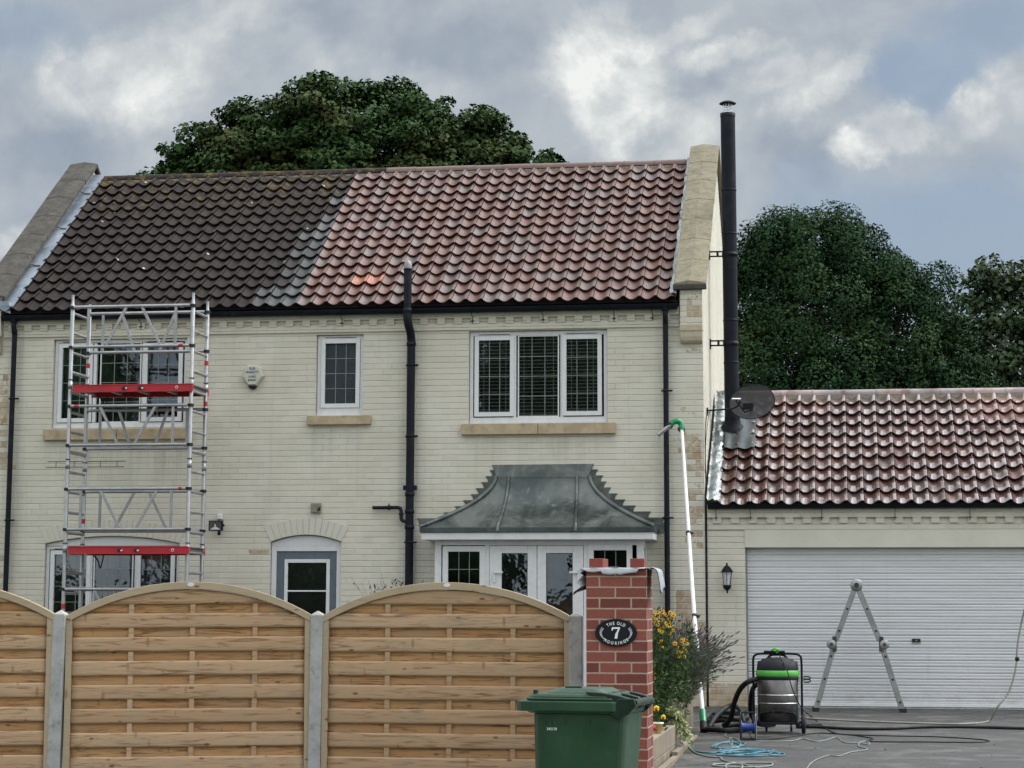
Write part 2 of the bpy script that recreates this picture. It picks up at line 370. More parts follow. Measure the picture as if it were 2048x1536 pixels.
def wood_mat(name, c1, c2, streak, grey=0.0):
    m, t, b = newmat(name)
    at = t.node('ShaderNodeAttribute', attribute_name='board').outputs['Vector']
    co = obj_co(t)
    off = t.node('ShaderNodeVectorMath', operation='MULTIPLY_ADD'); t.set(off, 0, at); off.inputs[1].default_value = (13, 7, 29); t.set(off, 2, co)
    v = off.outputs[0]
    gr = t.noise(t.map(v, scale=(1.1, 12, 15)), 2.4, 7, .65, 1.6)
    fine = t.noise(t.map(v, scale=(4, 60, 90)), 2.0, 4, .6)
    bx = t.sep(at)[0]
    c = t.mix(bx, c1, c2)
    c = t.mix(t.math('MULTIPLY', t.ramp(gr, .48, .68), streak), c, (.17,.075,.028))
    c = t.mix(t.math('MULTIPLY', t.ramp(fine, .5, .8), .22), c, (.22,.13,.07))
    vo = t.node('ShaderNodeTexVoronoi', feature='F1'); t.set(vo, 'Vector', t.map(v, scale=(1.0, 1.0, 2.2))); t.set(vo, 'Scale', 4.5)
    kn = t.ramp(vo.outputs['Distance'], .13, .06)
    c = t.mix(t.math('MULTIPLY', kn, .8), c, (.10,.045,.018))
    vo2 = t.node('ShaderNodeTexVoronoi', feature='F1'); t.set(vo2, 'Vector', t.map(v, (3,5,1), rot=(0,R(35),0), scale=(3.5, 1.0, 1.2))); t.set(vo2, 'Scale', 2.6)
    c = t.mix(t.math('MULTIPLY', t.ramp(vo2.outputs['Distance'], .16, .07), .6), c, (.20,.10,.045))
    c = t.mix(t.math('MULTIPLY', t.ramp(t.noise(v, 3.5, 6, .65), .45, .7), .35+grey), c, (.30,.25,.17))
    t.set(b, 'Base Color', c); b.inputs['Roughness'].default_value = .75; b.inputs['Specular IOR Level'].default_value = .3
    bump(t, b, t.math('ADD', fine, t.math('MULTIPLY', gr, .6)), .002, .8)
wood_mat('fence_wood', (.46,.32,.195), (.385,.255,.145), .8)
wood_mat('fence_wood_back', (.46,.265,.115), (.37,.20,.082), 1.0)
wood_mat('fence_frame_wood', (.40,.32,.21), (.34,.27,.18), .2, .3)
wood_mat('sleeper_wood', (.23,.20,.155), (.17,.15,.12), .5, .5)

def leaf_mat(name, c1, c2, c3, amt3, scale=.55, rough=.6):
    m, t, b = newmat(name)
    co = obj_co(t)
    rp = t.node('ShaderNodeNewGeometry').outputs['Random Per Island']
    c = t.mix(rp, c1, c2)
    c = t.mix(t.math('MULTIPLY', t.ramp(t.noise(co, scale, 4, .6), .48, .68), amt3), c, c3)
    t.set(b, 'Base Color', c); b.inputs['Roughness'].default_value = rough
    b.inputs['Specular IOR Level'].default_value = .08
leaf_mat('maple_leaf', (.024,.056,.018), (.048,.088,.026), (.072,.070,.025), .6)
leaf_mat('hornbeam_leaf', (.014,.040,.016), (.030,.066,.024), (.058,.088,.026), .8)
leaf_mat('far_leaf', (.040,.068,.036), (.070,.105,.052), (.10,.10,.055), .6)
leaf_mat('reflected_leaf', (.05,.085,.04), (.09,.13,.055), (.10,.11,.06), .5)
leaf_mat('lavender_leaf', (.07,.09,.055), (.11,.125,.085), (.10,.12,.05), .5, 6)
leaf_mat('lavender_spike', (.075,.068,.075), (.14,.13,.135), (.07,.068,.06), .5, 8)
leaf_mat('herb_leaf', (.03,.065,.02), (.06,.11,.03), (.10,.13,.05), .4, 6)
leaf_mat('pale_leaf', (.28,.32,.14), (.42,.44,.24), (.16,.22,.07), .6, 9)
leaf_mat('grey_leaf', (.14,.165,.10), (.22,.24,.15), (.08,.11,.05), .6, 9)
leaf_mat('dark_leaf', (.02,.025,.015), (.045,.045,.025), (.10,.10,.05), .4, 8)

def asphalt():
    m, t, b = newmat('asphalt')
    co = obj_co(t)
    c = t.mix(t.ramp(t.noise(co, 180, 3, .7), .35, .7), (.024,.024,.0235), (.095,.092,.086))
    wet = t.noise(t.map(co, scale=(1.2, 1.5, 1)), .9, 6, .62, .9)
    c = t.mix(t.ramp(wet, .42, .62), t.mix(1.0, c, (.48,.48,.48), 'MULTIPLY'), c)
    c = t.mix(t.math('MULTIPLY', t.ramp(t.noise(t.map(co, scale=(1,1.3,1)), 2.0, 6, .7), .48, .66), .5), c, (.16,.155,.14))
    mn = t.math('MULTIPLY', t.ramp(t.noise(t.map(co, (2,7,0)), .8, 5, .7), .56, .7), .5)
    c = t.mix(mn, c, (.06,.065,.04))
    t.set(b, 'Base Color', c); t.set(b, 'Roughness', t.ramp(wet, .42, .62, .42, .85))
    bump(t, b, t.noise(co, 120, 4, .7), .006, .9)
asphalt()

def glass_mat(name, tint=(.9,.95,.95), ior=1.9, rough=.01, ripple=0.0, opac=0.0):
    m = bpy.data.materials.new(name); m.use_nodes = True; MATS[name] = m
    t = NT(m.node_tree); t.n.clear()
    tr = t.node('ShaderNodeBsdfTransparent'); t.set(tr, 0, tint)
    gl = t.node('ShaderNodeBsdfGlossy'); gl.inputs['Roughness'].default_value = rough; t.set(gl, 0, (.60,.70,.80))
    fr = t.node('ShaderNodeFresnel'); fr.inputs[0].default_value = ior
    if ripple:
        bp = t.node('ShaderNodeBump'); t.set(bp, 'Height', t.noise(obj_co(t), 3.0 if ripple < .5 else 55, 3)); bp.inputs['Distance'].default_value = .012*ripple
        t.l.new(bp.outputs[0], gl.inputs['Normal']); t.l.new(bp.outputs[0], fr.inputs['Normal'])
    mx = t.node('ShaderNodeMixShader'); t.set(mx, 0, fr.outputs[0])
    under = tr.outputs[0]
    if opac:
        df = t.node('ShaderNodeBsdfDiffuse'); t.set(df, 0, t.mix(t.ramp(t.noise(obj_co(t), 60, 3), .4, .6), (.02,.026,.028), (.06,.075,.075)))
        m2 = t.node('ShaderNodeMixShader'); t.set(m2, 0, opac); t.l.new(under, m2.inputs[1]); t.l.new(df.outputs[0], m2.inputs[2]); under = m2.outputs[0]
    t.l.new(under, mx.inputs[1]); t.l.new(gl.outputs[0], mx.inputs[2])
    t.l.new(mx.outputs[0], t.node('ShaderNodeOutputMaterial').inputs[0])
glass_mat('glass', ior=2.3, rough=.025, ripple=.2)
glass_mat('obscure_glass', (.4,.45,.45), 1.5, .10, 1.0, .55)

def mesh_dish():
    m = bpy.data.materials.new('dish_mesh'); m.use_nodes = True; MATS['dish_mesh'] = m
    t = NT(m.node_tree); t.n.clear()
    b = t.node('ShaderNodeBsdfPrincipled'); t.set(b, 'Base Color', (.035,.036,.04)); b.inputs['Roughness'].default_value = .6
    tr = t.node('ShaderNodeBsdfTransparent'); mx = t.node('ShaderNodeMixShader'); mx.inputs[0].default_value = .94
    t.l.new(tr.outputs[0], mx.inputs[1]); t.l.new(b.outputs[0], mx.inputs[2]); t.l.new(mx.outputs[0], t.node('ShaderNodeOutputMaterial').inputs[0])
mesh_dish()

# ------------------------------------------------------------------ mesh helpers
def tag(o, label=None, cat=None, group=None, kind=None):
    if label: o['label'] = label
    if cat: o['category'] = cat
    if group: o['group'] = group
    if kind: o['kind'] = kind
    return o
def thing(name, label, cat, loc=(0,0,0), rz=0.0, group=None, ry=0.0):
    o = bpy.data.objects.new(name, None); COL.objects.link(o)
    o.location = loc; o.rotation_euler = (0, ry, rz); o.empty_display_size = .1
    return tag(o, label, cat, group)

class MB:
    def __init__(s): s.v = []; s.f = []; s.attr = []; s.cur = (0,0,0); s.sm = []; s.smooth = False
    def add(s, vs, fs):
        k = len(s.v); s.v += [tuple(p) for p in vs]; s.attr += [s.cur]*len(vs)
        s.f += [tuple(i+k for i in f) for f in fs]; s.sm += [s.smooth]*len(fs); return s
    def box(s, x0, x1, y0, y1, z0, z1):
        return s.add([(x0,y0,z0),(x1,y0,z0),(x1,y1,z0),(x0,y1,z0),(x0,y0,z1),(x1,y0,z1),(x1,y1,z1),(x0,y1,z1)],
            [(0,3,2,1),(4,5,6,7),(0,1,5,4),(1,2,6,5),(2,3,7,6),(3,0,4,7)])
    def obox(s, c, ax, ay, az, dx, dy, dz):
        c, ax, ay, az = Vector(c), Vector(ax).normalized()*dx/2, Vector(ay).normalized()*dy/2, Vector(az).normalized()*dz/2
        vs = [c+ax*i+ay*j+az*k for k in (-1,1) for (i,j) in ((-1,-1),(1,-1),(1,1),(-1,1))]
        return s.add(vs, [(0,3,2,1),(4,5,6,7),(0,1,5,4),(1,2,6,5),(2,3,7,6),(3,0,4,7)])
    def bar(s, a, b, wd, dp, up=(0,1,0)):      # rectangular bar from a to b
        a, b = Vector(a), Vector(b); d = (b-a); L = d.length; d.normalize()
        u = Vector(up); sx_ = d.cross(u).normalized(); u2 = sx_.cross(d).normalized()
        return s.obox((a+b)/2, d, sx_, u2, L, wd, dp)
    def prism(s, poly, fn, d0, d1):           # poly 2D, fn(a,b,d)->3D
        k = len(poly); vs = [fn(a,b,d0) for a,b in poly]+[fn(a,b,d1) for a,b in poly]
        fs = [tuple(range(k))[::-1], tuple(range(k,2*k))]+[(i,(i+1)%k,k+(i+1)%k,k+i) for i in range(k)]
        return s.add(vs, fs)
    def tube(s, pts, r, n=8, closed=False, caps=True):
        pts = [Vector(p) for p in pts]; N = len(pts); rs = r if isinstance(r, (list, tuple)) else [r]*N
        vs = []; t0 = None; u = None
        for i, p in enumerate(pts):
            if closed: t = (pts[(i+1)%N]-pts[i-1])
            else: t = pts[min(i+1,N-1)]-pts[max(i-1,0)]
            if t.length < 1e-9: t = Vector((0,0,1))
            t.normalize()
            if u is None:
                u = t.orthogonal().normalized()
            else:
                u = (u - t*u.dot(t)); u = u.normalized() if u.length > 1e-6 else t.orthogonal().normalized()
            w_ = t.cross(u)
            for k in range(n):
                a = 2*math.pi*k/n; vs.append(p+(u*math.cos(a)+w_*math.sin(a))*rs[i])
        fs = []
        for i in range(N if closed else N-1):
            for k in range(n):
                a = i*n+k; b_ = i*n+(k+1)%n; j = ((i+1)%N)*n
                fs.append((a, b_, j+(k+1)%n, j+k))
        sm = s.smooth; s.smooth = True; s.add(vs, fs); s.smooth = False
        if caps and not closed: s.add(vs[:n], [tuple(range(n))[::-1]]); s.add(vs[-n:], [tuple(range(n))])
        s.smooth = sm; return s
    def lathe(s, prof, c, axis=(0,0,1), n=24, caps=True):   # prof [(r, h)]
        ax = Vector(axis).normalized(); u = ax.orthogonal().normalized(); w_ = ax.cross(u); c = Vector(c)
        vs = [c+ax*h+(u*math.cos(2*math.pi*k/n)+w_*math.sin(2*math.pi*k/n))*r for r, h in prof for k in range(n)]
        fs = [(i*n+k, i*n+(k+1)%n, (i+1)*n+(k+1)%n, (i+1)*n+k) for i in range(len(prof)-1) for k in range(n)]
        sm = s.smooth; s.smooth = True; s.add(vs, fs); s.smooth = False
        if caps: s.add(vs[:n], [tuple(range(n))[::-1]]); s.add(vs[-n:], [tuple(range(n))])
        s.smooth = sm; return s
    def grid(s, fn, nu, nv):
        vs = [fn(i/nu, j/nv) for j in range(nv+1) for i in range(nu+1)]
        return s.add(vs, [(j*(nu+1)+i, j*(nu+1)+i+1, (j+1)*(nu+1)+i+1, (j+1)*(nu+1)+i) for j in range(nv) for i in range(nu)])
    def build(s, name, mat, parent=None, local=False, bevel=0.0, attr=None, smooth=None, solid=0.0):
        me = bpy.data.meshes.new(name)
        vs = s.v
        if parent is not None and not local:
            o = world_loc(parent); vs = [(a-o[0], b-o[1], c-o[2]) for a,b,c in vs]
        me.from_pydata(vs, [], s.f)
        me.polygons.foreach_set('use_smooth', [True]*len(s.f) if smooth else s.sm)
        if attr:
            at = me.attributes.new(attr, 'FLOAT_VECTOR', 'POINT')
            at.data.foreach_set('vector', np.array(s.attr, dtype=np.float32).ravel())
        me.materials.append(MATS[mat])
        ob = bpy.data.objects.new(name, me); COL.objects.link(ob)
        if parent is not None: ob.parent = parent
        if name != 'pane': bm = bmesh.new(); bm.from_mesh(me); bmesh.ops.recalc_face_normals(bm, faces=bm.faces); bm.to_mesh(me); bm.free()
        if solid:
            md = ob.modifiers.new('solid', 'SOLIDIFY'); md.thickness = solid; md.offset = 0
        if bevel:
            md = ob.modifiers.new('bevel', 'BEVEL'); md.width = bevel; md.segments = 2; md.limit_method = 'ANGLE'; md.angle_limit = R(40)
        return ob
def world_loc(o):
    l = Vector((0,0,0))
    while o is not None: l += Vector(o.location); o = o.parent
    return l
def dup(root, loc=None):
    r = root.copy(); COL.objects.link(r)
    if loc is not None: r.location = loc
    for ch in root.children:
        c = ch.copy(); COL.objects.link(c); c.parent = r
        for g in ch.children:
            d = g.copy(); COL.objects.link(d); d.parent = c
    return r
def bez(ps, n=12, closed=False):     # Catmull-Rom through points
    P = [Vector(p) for p in ps]; out = []; N = len(P)
    rng_ = range(N if closed else N-1)
    for i in rng_:
        p0 = P[(i-1)%N] if closed or i > 0 else P[0]; p1 = P[i]; p2 = P[(i+1)%N]; p3 = P[(i+2)%N] if closed or i+2 < N else P[-1]
        for k in range(n):
            t = k/n
            out.append(.5*((2*p1)+(p2-p0)*t+(2*p0-5*p1+4*p2-p3)*t*t+(3*p1-p0-3*p2+p3)*t**3))
    if not closed: out.append(P[-1])
    return out
def text_mesh(mb, s, size, place, depth=.001, bold=0.0, align='CENTER'):
    cu = bpy.data.curves.new('t', 'FONT'); cu.body = s; cu.size = size; cu.extrude = depth; cu.align_x = align; cu.offset = bold; cu.resolution_u = 3
    ob = bpy.data.objects.new('t', cu); COL.objects.link(ob)
    dg = bpy.context.evaluated_depsgraph_get(); dg.update()
    me = ob.evaluated_get(dg).to_mesh()
    mb.add([place(v.co) for v in me.vertices], [tuple(p.vertices) for p in me.polygons])
    ob.evaluated_get(dg).to_mesh_clear()
    bpy.data.objects.remove(ob); bpy.data.curves.remove(cu)
def holed(mb, outer, holes, fn):      # planar face with holes; fn(a,b)->3D
    bm = bmesh.new(); es = []
    for loop in [outer]+holes:
        vs = [bm.verts.new((a, b, 0)) for a, b in loop]
        es += [bm.edges.new((vs[i], vs[(i+1) % len(vs)])) for i in range(len(vs))]
    bmesh.ops.triangle_fill(bm, edges=es, use_beauty=True, use_dissolve=False)
    bm.verts.index_update()
    mb.add([fn(v.co.x, v.co.y) for v in bm.verts], [tuple(v.index for v in f.verts) for f in bm.faces]); bm.free()

# ------------------------------------------------------------------ ground
SL = .018
def gz_(y): return SL*min(y, 0) if y > -26 else -.468
g = MB(); g.add([(-150,-26,-.478),(150,-26,-.478),(150,0,-.01),(-150,0,-.01),(-150,250,-.01),(150,250,-.01),(-150,-250,-.478),(150,-250,-.478)], [(0,1,2,3),(3,2,5,4),(6,7,1,0)])
tag(g.build('ground', 'grass'), kind='structure')
d = MB(); d.add([(-11,-13.2,SL*-13.2),(9,-13.2,SL*-13.2),(9,-.0,0),(-11,-.0,0)], [(0,1,2,3)]); tag(d.build('driveway', 'asphalt'), kind='structure')
d = MB(); d.add([(-150,-26,-.44),(150,-26,-.44),(150,-15.2,-.34),(-150,-15.2,-.34)], [(0,1,2,3)]); tag(d.build('road', 'asphalt'), kind='structure')
d = MB(); d.box(-150,150,-15.2,-13.2,-.40,-.245); tag(d.build('pavement', 'concrete_post'), kind='structure')

# ================================================================== HOUSE
house = thing('house', 'cream painted brick house with a half cleaned pantiled roof between stone gable copings', 'house')
XL, XR = -9.68, 0.0
DEP = 6.6
def arch_pts(x0, x1, zs, zc, k=14):
    return [(x0+(x1-x0)*i/k, zs+(zc-zs)*(1-((2*i/k-1)**2))) for i in range(k+1)]
W1 = (-8.646, -6.80, 3.545, 4.735); W2 = (-5.05, -4.42, 3.665, 4.74); W3 = (-3.025, -1.225, 3.545, 4.755)
GW = (-8.677, -6.84, .95, 2.03, 2.125); DR = (-5.62, -4.678, .0, 2.045, 2.135)
BAY = (-3.30, -.80, .02, 2.04)
def rect(x0, x1, z0, z1): return [(x0,z0),(x1,z0),(x1,z1),(x0,z1)]
gwl = [(GW[0],GW[2]),(GW[1],GW[2])]+arch_pts(GW[0],GW[1],GW[3],GW[4])[::-1]
drl = [(DR[0],DR[2]),(DR[1],DR[2])]+arch_pts(DR[0],DR[1],DR[3],DR[4])[::-1]
holes = [rect(*W1), rect(*W2), rect(*W3), gwl, drl, rect(*BAY)]
wl = MB()
holed(wl, [(XL,-.35),(XR,-.35),(XR,5.02),(XL,5.02)], holes[:3]+[gwl,[(a,max(b,-.30)) if b>0 else (a,-.30) for a,b in drl], rect(BAY[0],BAY[1],-.3,BAY[3])], lambda a,b: (a,0,b))
RV = .10
for h in holes:
    for i in range(len(h)):
        a, b_ = h[i], h[(i+1)%len(h)]
        wl.add([(a[0],0,a[1]),(b_[0],0,b_[1]),(b_[0],RV+.06,b_[1]),(a[0],RV+.06,a[1])], [(0,1,2,3)])
# projecting eaves courses: band, dentils, band
wl.box(XL+.34, -.30, -.026, .02, 4.770, 4.852)
wl.box(XL+.34, -.30, -.042, .02, 4.925, 5.02)
x = XL+.40
while x < -.42:
    wl.box(x, x+.102, -.0415, .02, 4.852, 4.925); x += .2247
# gables with parapets
AP = 7.74
for gx0, gx1 in ((-.30, 0.0), (XL, XL+.32)):
    wl.prism([(-.002,-.35),(-.002,5.02),(-.002,5.26),(3.3,AP),(DEP,5.26),(DEP,-.35)] if gx0 > -1 else [(0.001,-.35),(0.001,5.26),(3.3,AP),(DEP,5.26),(DEP,-.35)], lambda a,b,dd: (dd,a,b), gx0, gx1)
    # kneeler brickwork
    wl.box(gx0+.02 if gx0 > -1 else gx0, gx1 if gx0 > -1 else gx1, -.10, .0, 4.78, 5.27)
wl.box(XL+.3, -.3, DEP-.1, DEP, -.35, 5.1)
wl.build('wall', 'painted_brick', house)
# step in the gable where the chimney breast stands proud
inn = MB(); inn.box(XL+.33,-.31,2.4,2.5,0,5.0); inn.box(XL+.33,-.31,.17,2.4,2.62,2.72); inn.box(XL+.33,-.31,.17,DEP-.1,5.0,5.04); inn.box(XL+.33,-.31,.17,2.4,0.0,.05)
inn.build('interior_partition', 'interior', house)

# kneeler stones and copings
for side, gx0, gx1, cm in ((1,-.30,0.0,'coping_pale'), (0,XL,XL+.32,'coping_dark')):
    k = MB(); k.box(gx0+.012 if side else gx0, gx1-.012 if not side else gx1+.004, -.108, .0, 4.70, 4.785)
    prof = [(-.10,4.70),(0.0,4.70),(0.0,4.545)]+[(-.10*math.sin(a*math.pi/16)-.0, 4.545+.155*(1-math.cos(a*math.pi/16))) for a in range(0, 9)]
    prof = [(-.10,4.699),(-.002,4.699),(-.002,4.545),(-.05,4.552),(-.08,4.58),(-.096,4.63)]
    k.prism(prof, lambda a,b,dd: (dd,a,b), gx0+.018, gx1-.002)
    k.build('kneeler_stone', 'kneeler_stone', house, bevel=.006)
    sl = (7.80-5.29)/3.4
    nst = 7
    ex0, ex1 = gx0-.055, gx1+.055
    mid = (ex0+ex1)/2
    y0, z0 = -.11, 5.285
    L = 3.41
    for direction in (1, -1):
        for i in range(nst):
            a, b_ = y0+L*i/nst+.004, y0+L*(i+1)/nst-.004
            za, zb = z0+sl*(a-y0), z0+sl*(b_-y0)
            if direction < 0: a, b_ = 6.6-a, 6.6-b_
            c = MB()
            j = random.uniform(-.004,.004)
            vs = []
            for (yy, zz) in ((a, za), (b_, zb)):
                vs += [(ex0+j,yy,zz-.035),(ex1+j,yy,zz-.035),(ex1+j,yy,zz+.030),(mid+j,yy,zz+.062),(ex0+j,yy,zz+.030)]
            c.add(vs, [(0,1,2,3,4),(9,8,7,6,5)]+[(q,(q+1)%5,5+(q+1)%5,5+q) for q in range(5)])
            c.build('coping_stone', cm if not (side and i == 0 and direction == 1) else cm, house, bevel=.008)
    if side:
        c = MB(); c.box(ex0-.012, ex1+.004, -.155, -.10, 5.225, 5.30); c.build('coping_foot', 'coping_dark', house, bevel=.012)

# ---- pantiled roofs
def pantiles(name, mat, parent, x0, x1, ya, za, yb, zb, rows, pitchw, classify, flip=1):
    mb = MB(); mb.smooth = True
    L = math.hypot(yb-ya, zb-za); ey, ez = (yb-ya)/L, (zb-za)/L; ny, nz_ = -ez*1.0, ey
    if nz_ < 0: ny, nz_ = -ny, -nz_
    gauge = L/rows
    cols = int(math.ceil((x1-x0)/pitchw))
    NU = 9
    def prof(u):  # 0..1 across one tile, roll then pan
        s_ = .5+.5*math.cos(2*math.pi*(u))
        return .048*(s_**1.35)
    for r in range(rows):
        for c in range(cols):
            r1, g1, b1 = classify(x0+(c+.5)*pitchw, r, c)
            mb.cur = (r1, g1, b1)
            jit = random.uniform(-.004,.004); tz = random.uniform(0,.011); tw = random.uniform(-.007,.007)
            s0 = r*gauge-.035+random.uniform(-.006,.006); s1 = s0+gauge+.05
            if r == rows-1: s1 = L
            vs = []
            for (sv, lift) in ((s0, .047+tz), (s1, .004)):
                for k in range(NU+1):
                    u = k/NU
                    xx = x0+(c+u)*pitchw+jit*0+ (.006 if k == 0 else 0)
                    xx = min(max(xx, x0), x1)
                    h = prof(u+.10)+lift+(.006 if k > NU-2 else 0)+tw*(u-.5)
                    vs.append((xx, ya+ey*sv+ny*h, za+ez*sv+nz_*h))
            # nose thickness
            for k in range(NU+1):
                p = vs[k]; vs.append((p[0], p[1]-ny*.013+ey*.003, p[2]-nz_*.013+ez*.003))
            K = NU+1
            fs = [(k, k+1, K+k+1, K+k) for k in range(NU)]
            mb.smooth = True; mb.add(vs[:2*K], fs)
            mb.smooth = False; mb.add(vs[:K]+vs[2*K:], [(k+1, k, K+k, K+k+1) for k in range(NU)])
            # underside of the nose so the joint reads as a dark gap
    # felt underneath
    mb.smooth = False; mb.cur = (1, .5, 0)
    o_ = .012
    mb.add([(x0,ya-ny*o_,za-nz_*o_),(x1,ya-ny*o_,za-nz_*o_),(x1,yb-ny*o_,zb-nz_*o_),(x0,yb-ny*o_,zb-nz_*o_)], [(0,1,2,3)])
    return mb.build(name, mat, parent, attr='tile')
RX0, RX1 = XL+.32, -.33
def cls_main(x, r, c):
    g_ = random.random()
    e = -5.20+(.2045 if random.random() < .12 else 0)
    if abs(x+4.50) < .20 and r == 2: return (0, g_, .9)
    if x > e: return (0, g_, 0)
    if x > e-.22: return (random.uniform(.42,.62) if r < 12 else .8, g_, 0)
    if x > e-.44: return (random.uniform(.5,.8) if r < 8 else .95, g_, 0)
    if x > e-.66 and r < 2: return (.62, g_, 0)
    return (1.0, g_, 0)
pantiles('roof', 'roof_tile', house, RX0, RX1, -.13, 5.085, 3.3, 7.555, 15, .2045, cls_main)
rb = MB(); rb.cur = (1,.5,0); rb.add([(RX0,3.3,7.55),(RX1,3.3,7.55),(RX1,DEP+.1,5.08),(RX0,DEP+.1,5.08)], [(0,1,2,3)]); rb.build('roof_back', 'roof_tile', house, attr='tile')
def ridge(parent, x0, x1, y, z, dirty_to, r=.105, matn='roof_tile', seg=.44):
    mb = MB(); x = x0
    while x < x1-.02:
        xe = min(x+seg, x1)
        dirty = (x+xe)/2 < dirty_to
        mb.cur = (1.0 if dirty else 0, random.random()*(.7), 0)
        rr = r+random.uniform(-.002,.004)
        K = 10; vs = []
        for xx, q in ((x+.004, rr), (xe-.004, rr)):
            for k in range(K+1):
                a = math.pi*(.02+.96*k/K); vs.append((xx, y-math.cos(a)*q, z+math.sin(a)*q*.86-.02))
        mb.smooth = True; mb.add(vs, [(k, k+1, K+1+k+1, K+1+k) for k in range(K)]); mb.smooth = False
        mb.add(vs[:K+1], [tuple(range(K+1))]); mb.add(vs[K+1:], [tuple(range(K+1))])
        # raised joint collar
        vs = []
        for xx in (xe-.012, xe+.008):
            for k in range(K+1):
                a = math.pi*(.02+.96*k/K); vs.append((xx, y-math.cos(a)*(rr+.004), z+math.sin(a)*(rr+.004)*.86-.02))
        mb.cur = (1.0 if dirty else .3, .5, 0); mb.add(vs, [(k, k+1, K+1+k+1, K+1+k) for k in range(K)])
        x = xe
    o = mb.build('ridge_tile', matn, parent, attr='tile')
    return o
ridge(house, RX0+.12, RX1, 3.3, 7.565, -5.0)
bd = MB(); bd.box(RX0+.1, RX1, 3.20, 3.24, 7.44, 7.54); bd.build('ridge_bedding', 'vent_plastic', house)

# lead flashings at both verges
def verge_flash(xa, xb, up, matn, wob, side):
    mb = MB(); mb.smooth = True
    N = 44; M = 5
    L = 3.43
    def fn(i, j):
        s_ = i; y = -.15+L*s_; z = 5.12+.7222*(L*s_)
        u = j
        xx = xa+(xb-xa)*u + (random.uniform(-.012,.012) if u == 1 else 0)*wob
        lift = .055+random.uniform(0,.014)*wob+.012*math.sin(u*math.pi)*wob
        step = .012*((s_*15) % 1.0)
        return (xx, y-.585*lift, z+.81*lift-step)
    mb.grid(fn, N, M)
    if up:
        mb.grid(lambda i,j: (xa+.004, -.15+L*i, 5.155+.7222*L*i+up*j), N, 1)
    return mb.build('lead_flashing', matn, house)
verge_flash(XL+.321, XL+.52, .13, 'lead_new', .35, 0)
for i in (1,2,3):
    mb = MB(); y = -.15+3.43*i/3.6; z = 5.13+.7222*(3.43*i/3.6)
    mb.tube([(XL+.335,y-.02,z+.20),(XL+.345,y-.02,z+.09),(XL+.43,y-.03,z+.055),(XL+.51,y-.035,z+.05)], .010, 6); mb.build('lead_lap', 'lead', house)
verge_flash(-.318, -.405, .0, 'lead_bright', 1.0, 1)
mb = MB(); mb.grid(lambda i,j: (-9.40+.16*i+.05*j, -.17-.02*j, 5.22-.10*j+.03*i-.08*i*j), 4, 4); mb.build('lead_apron', 'lead_new', house, smooth=True)

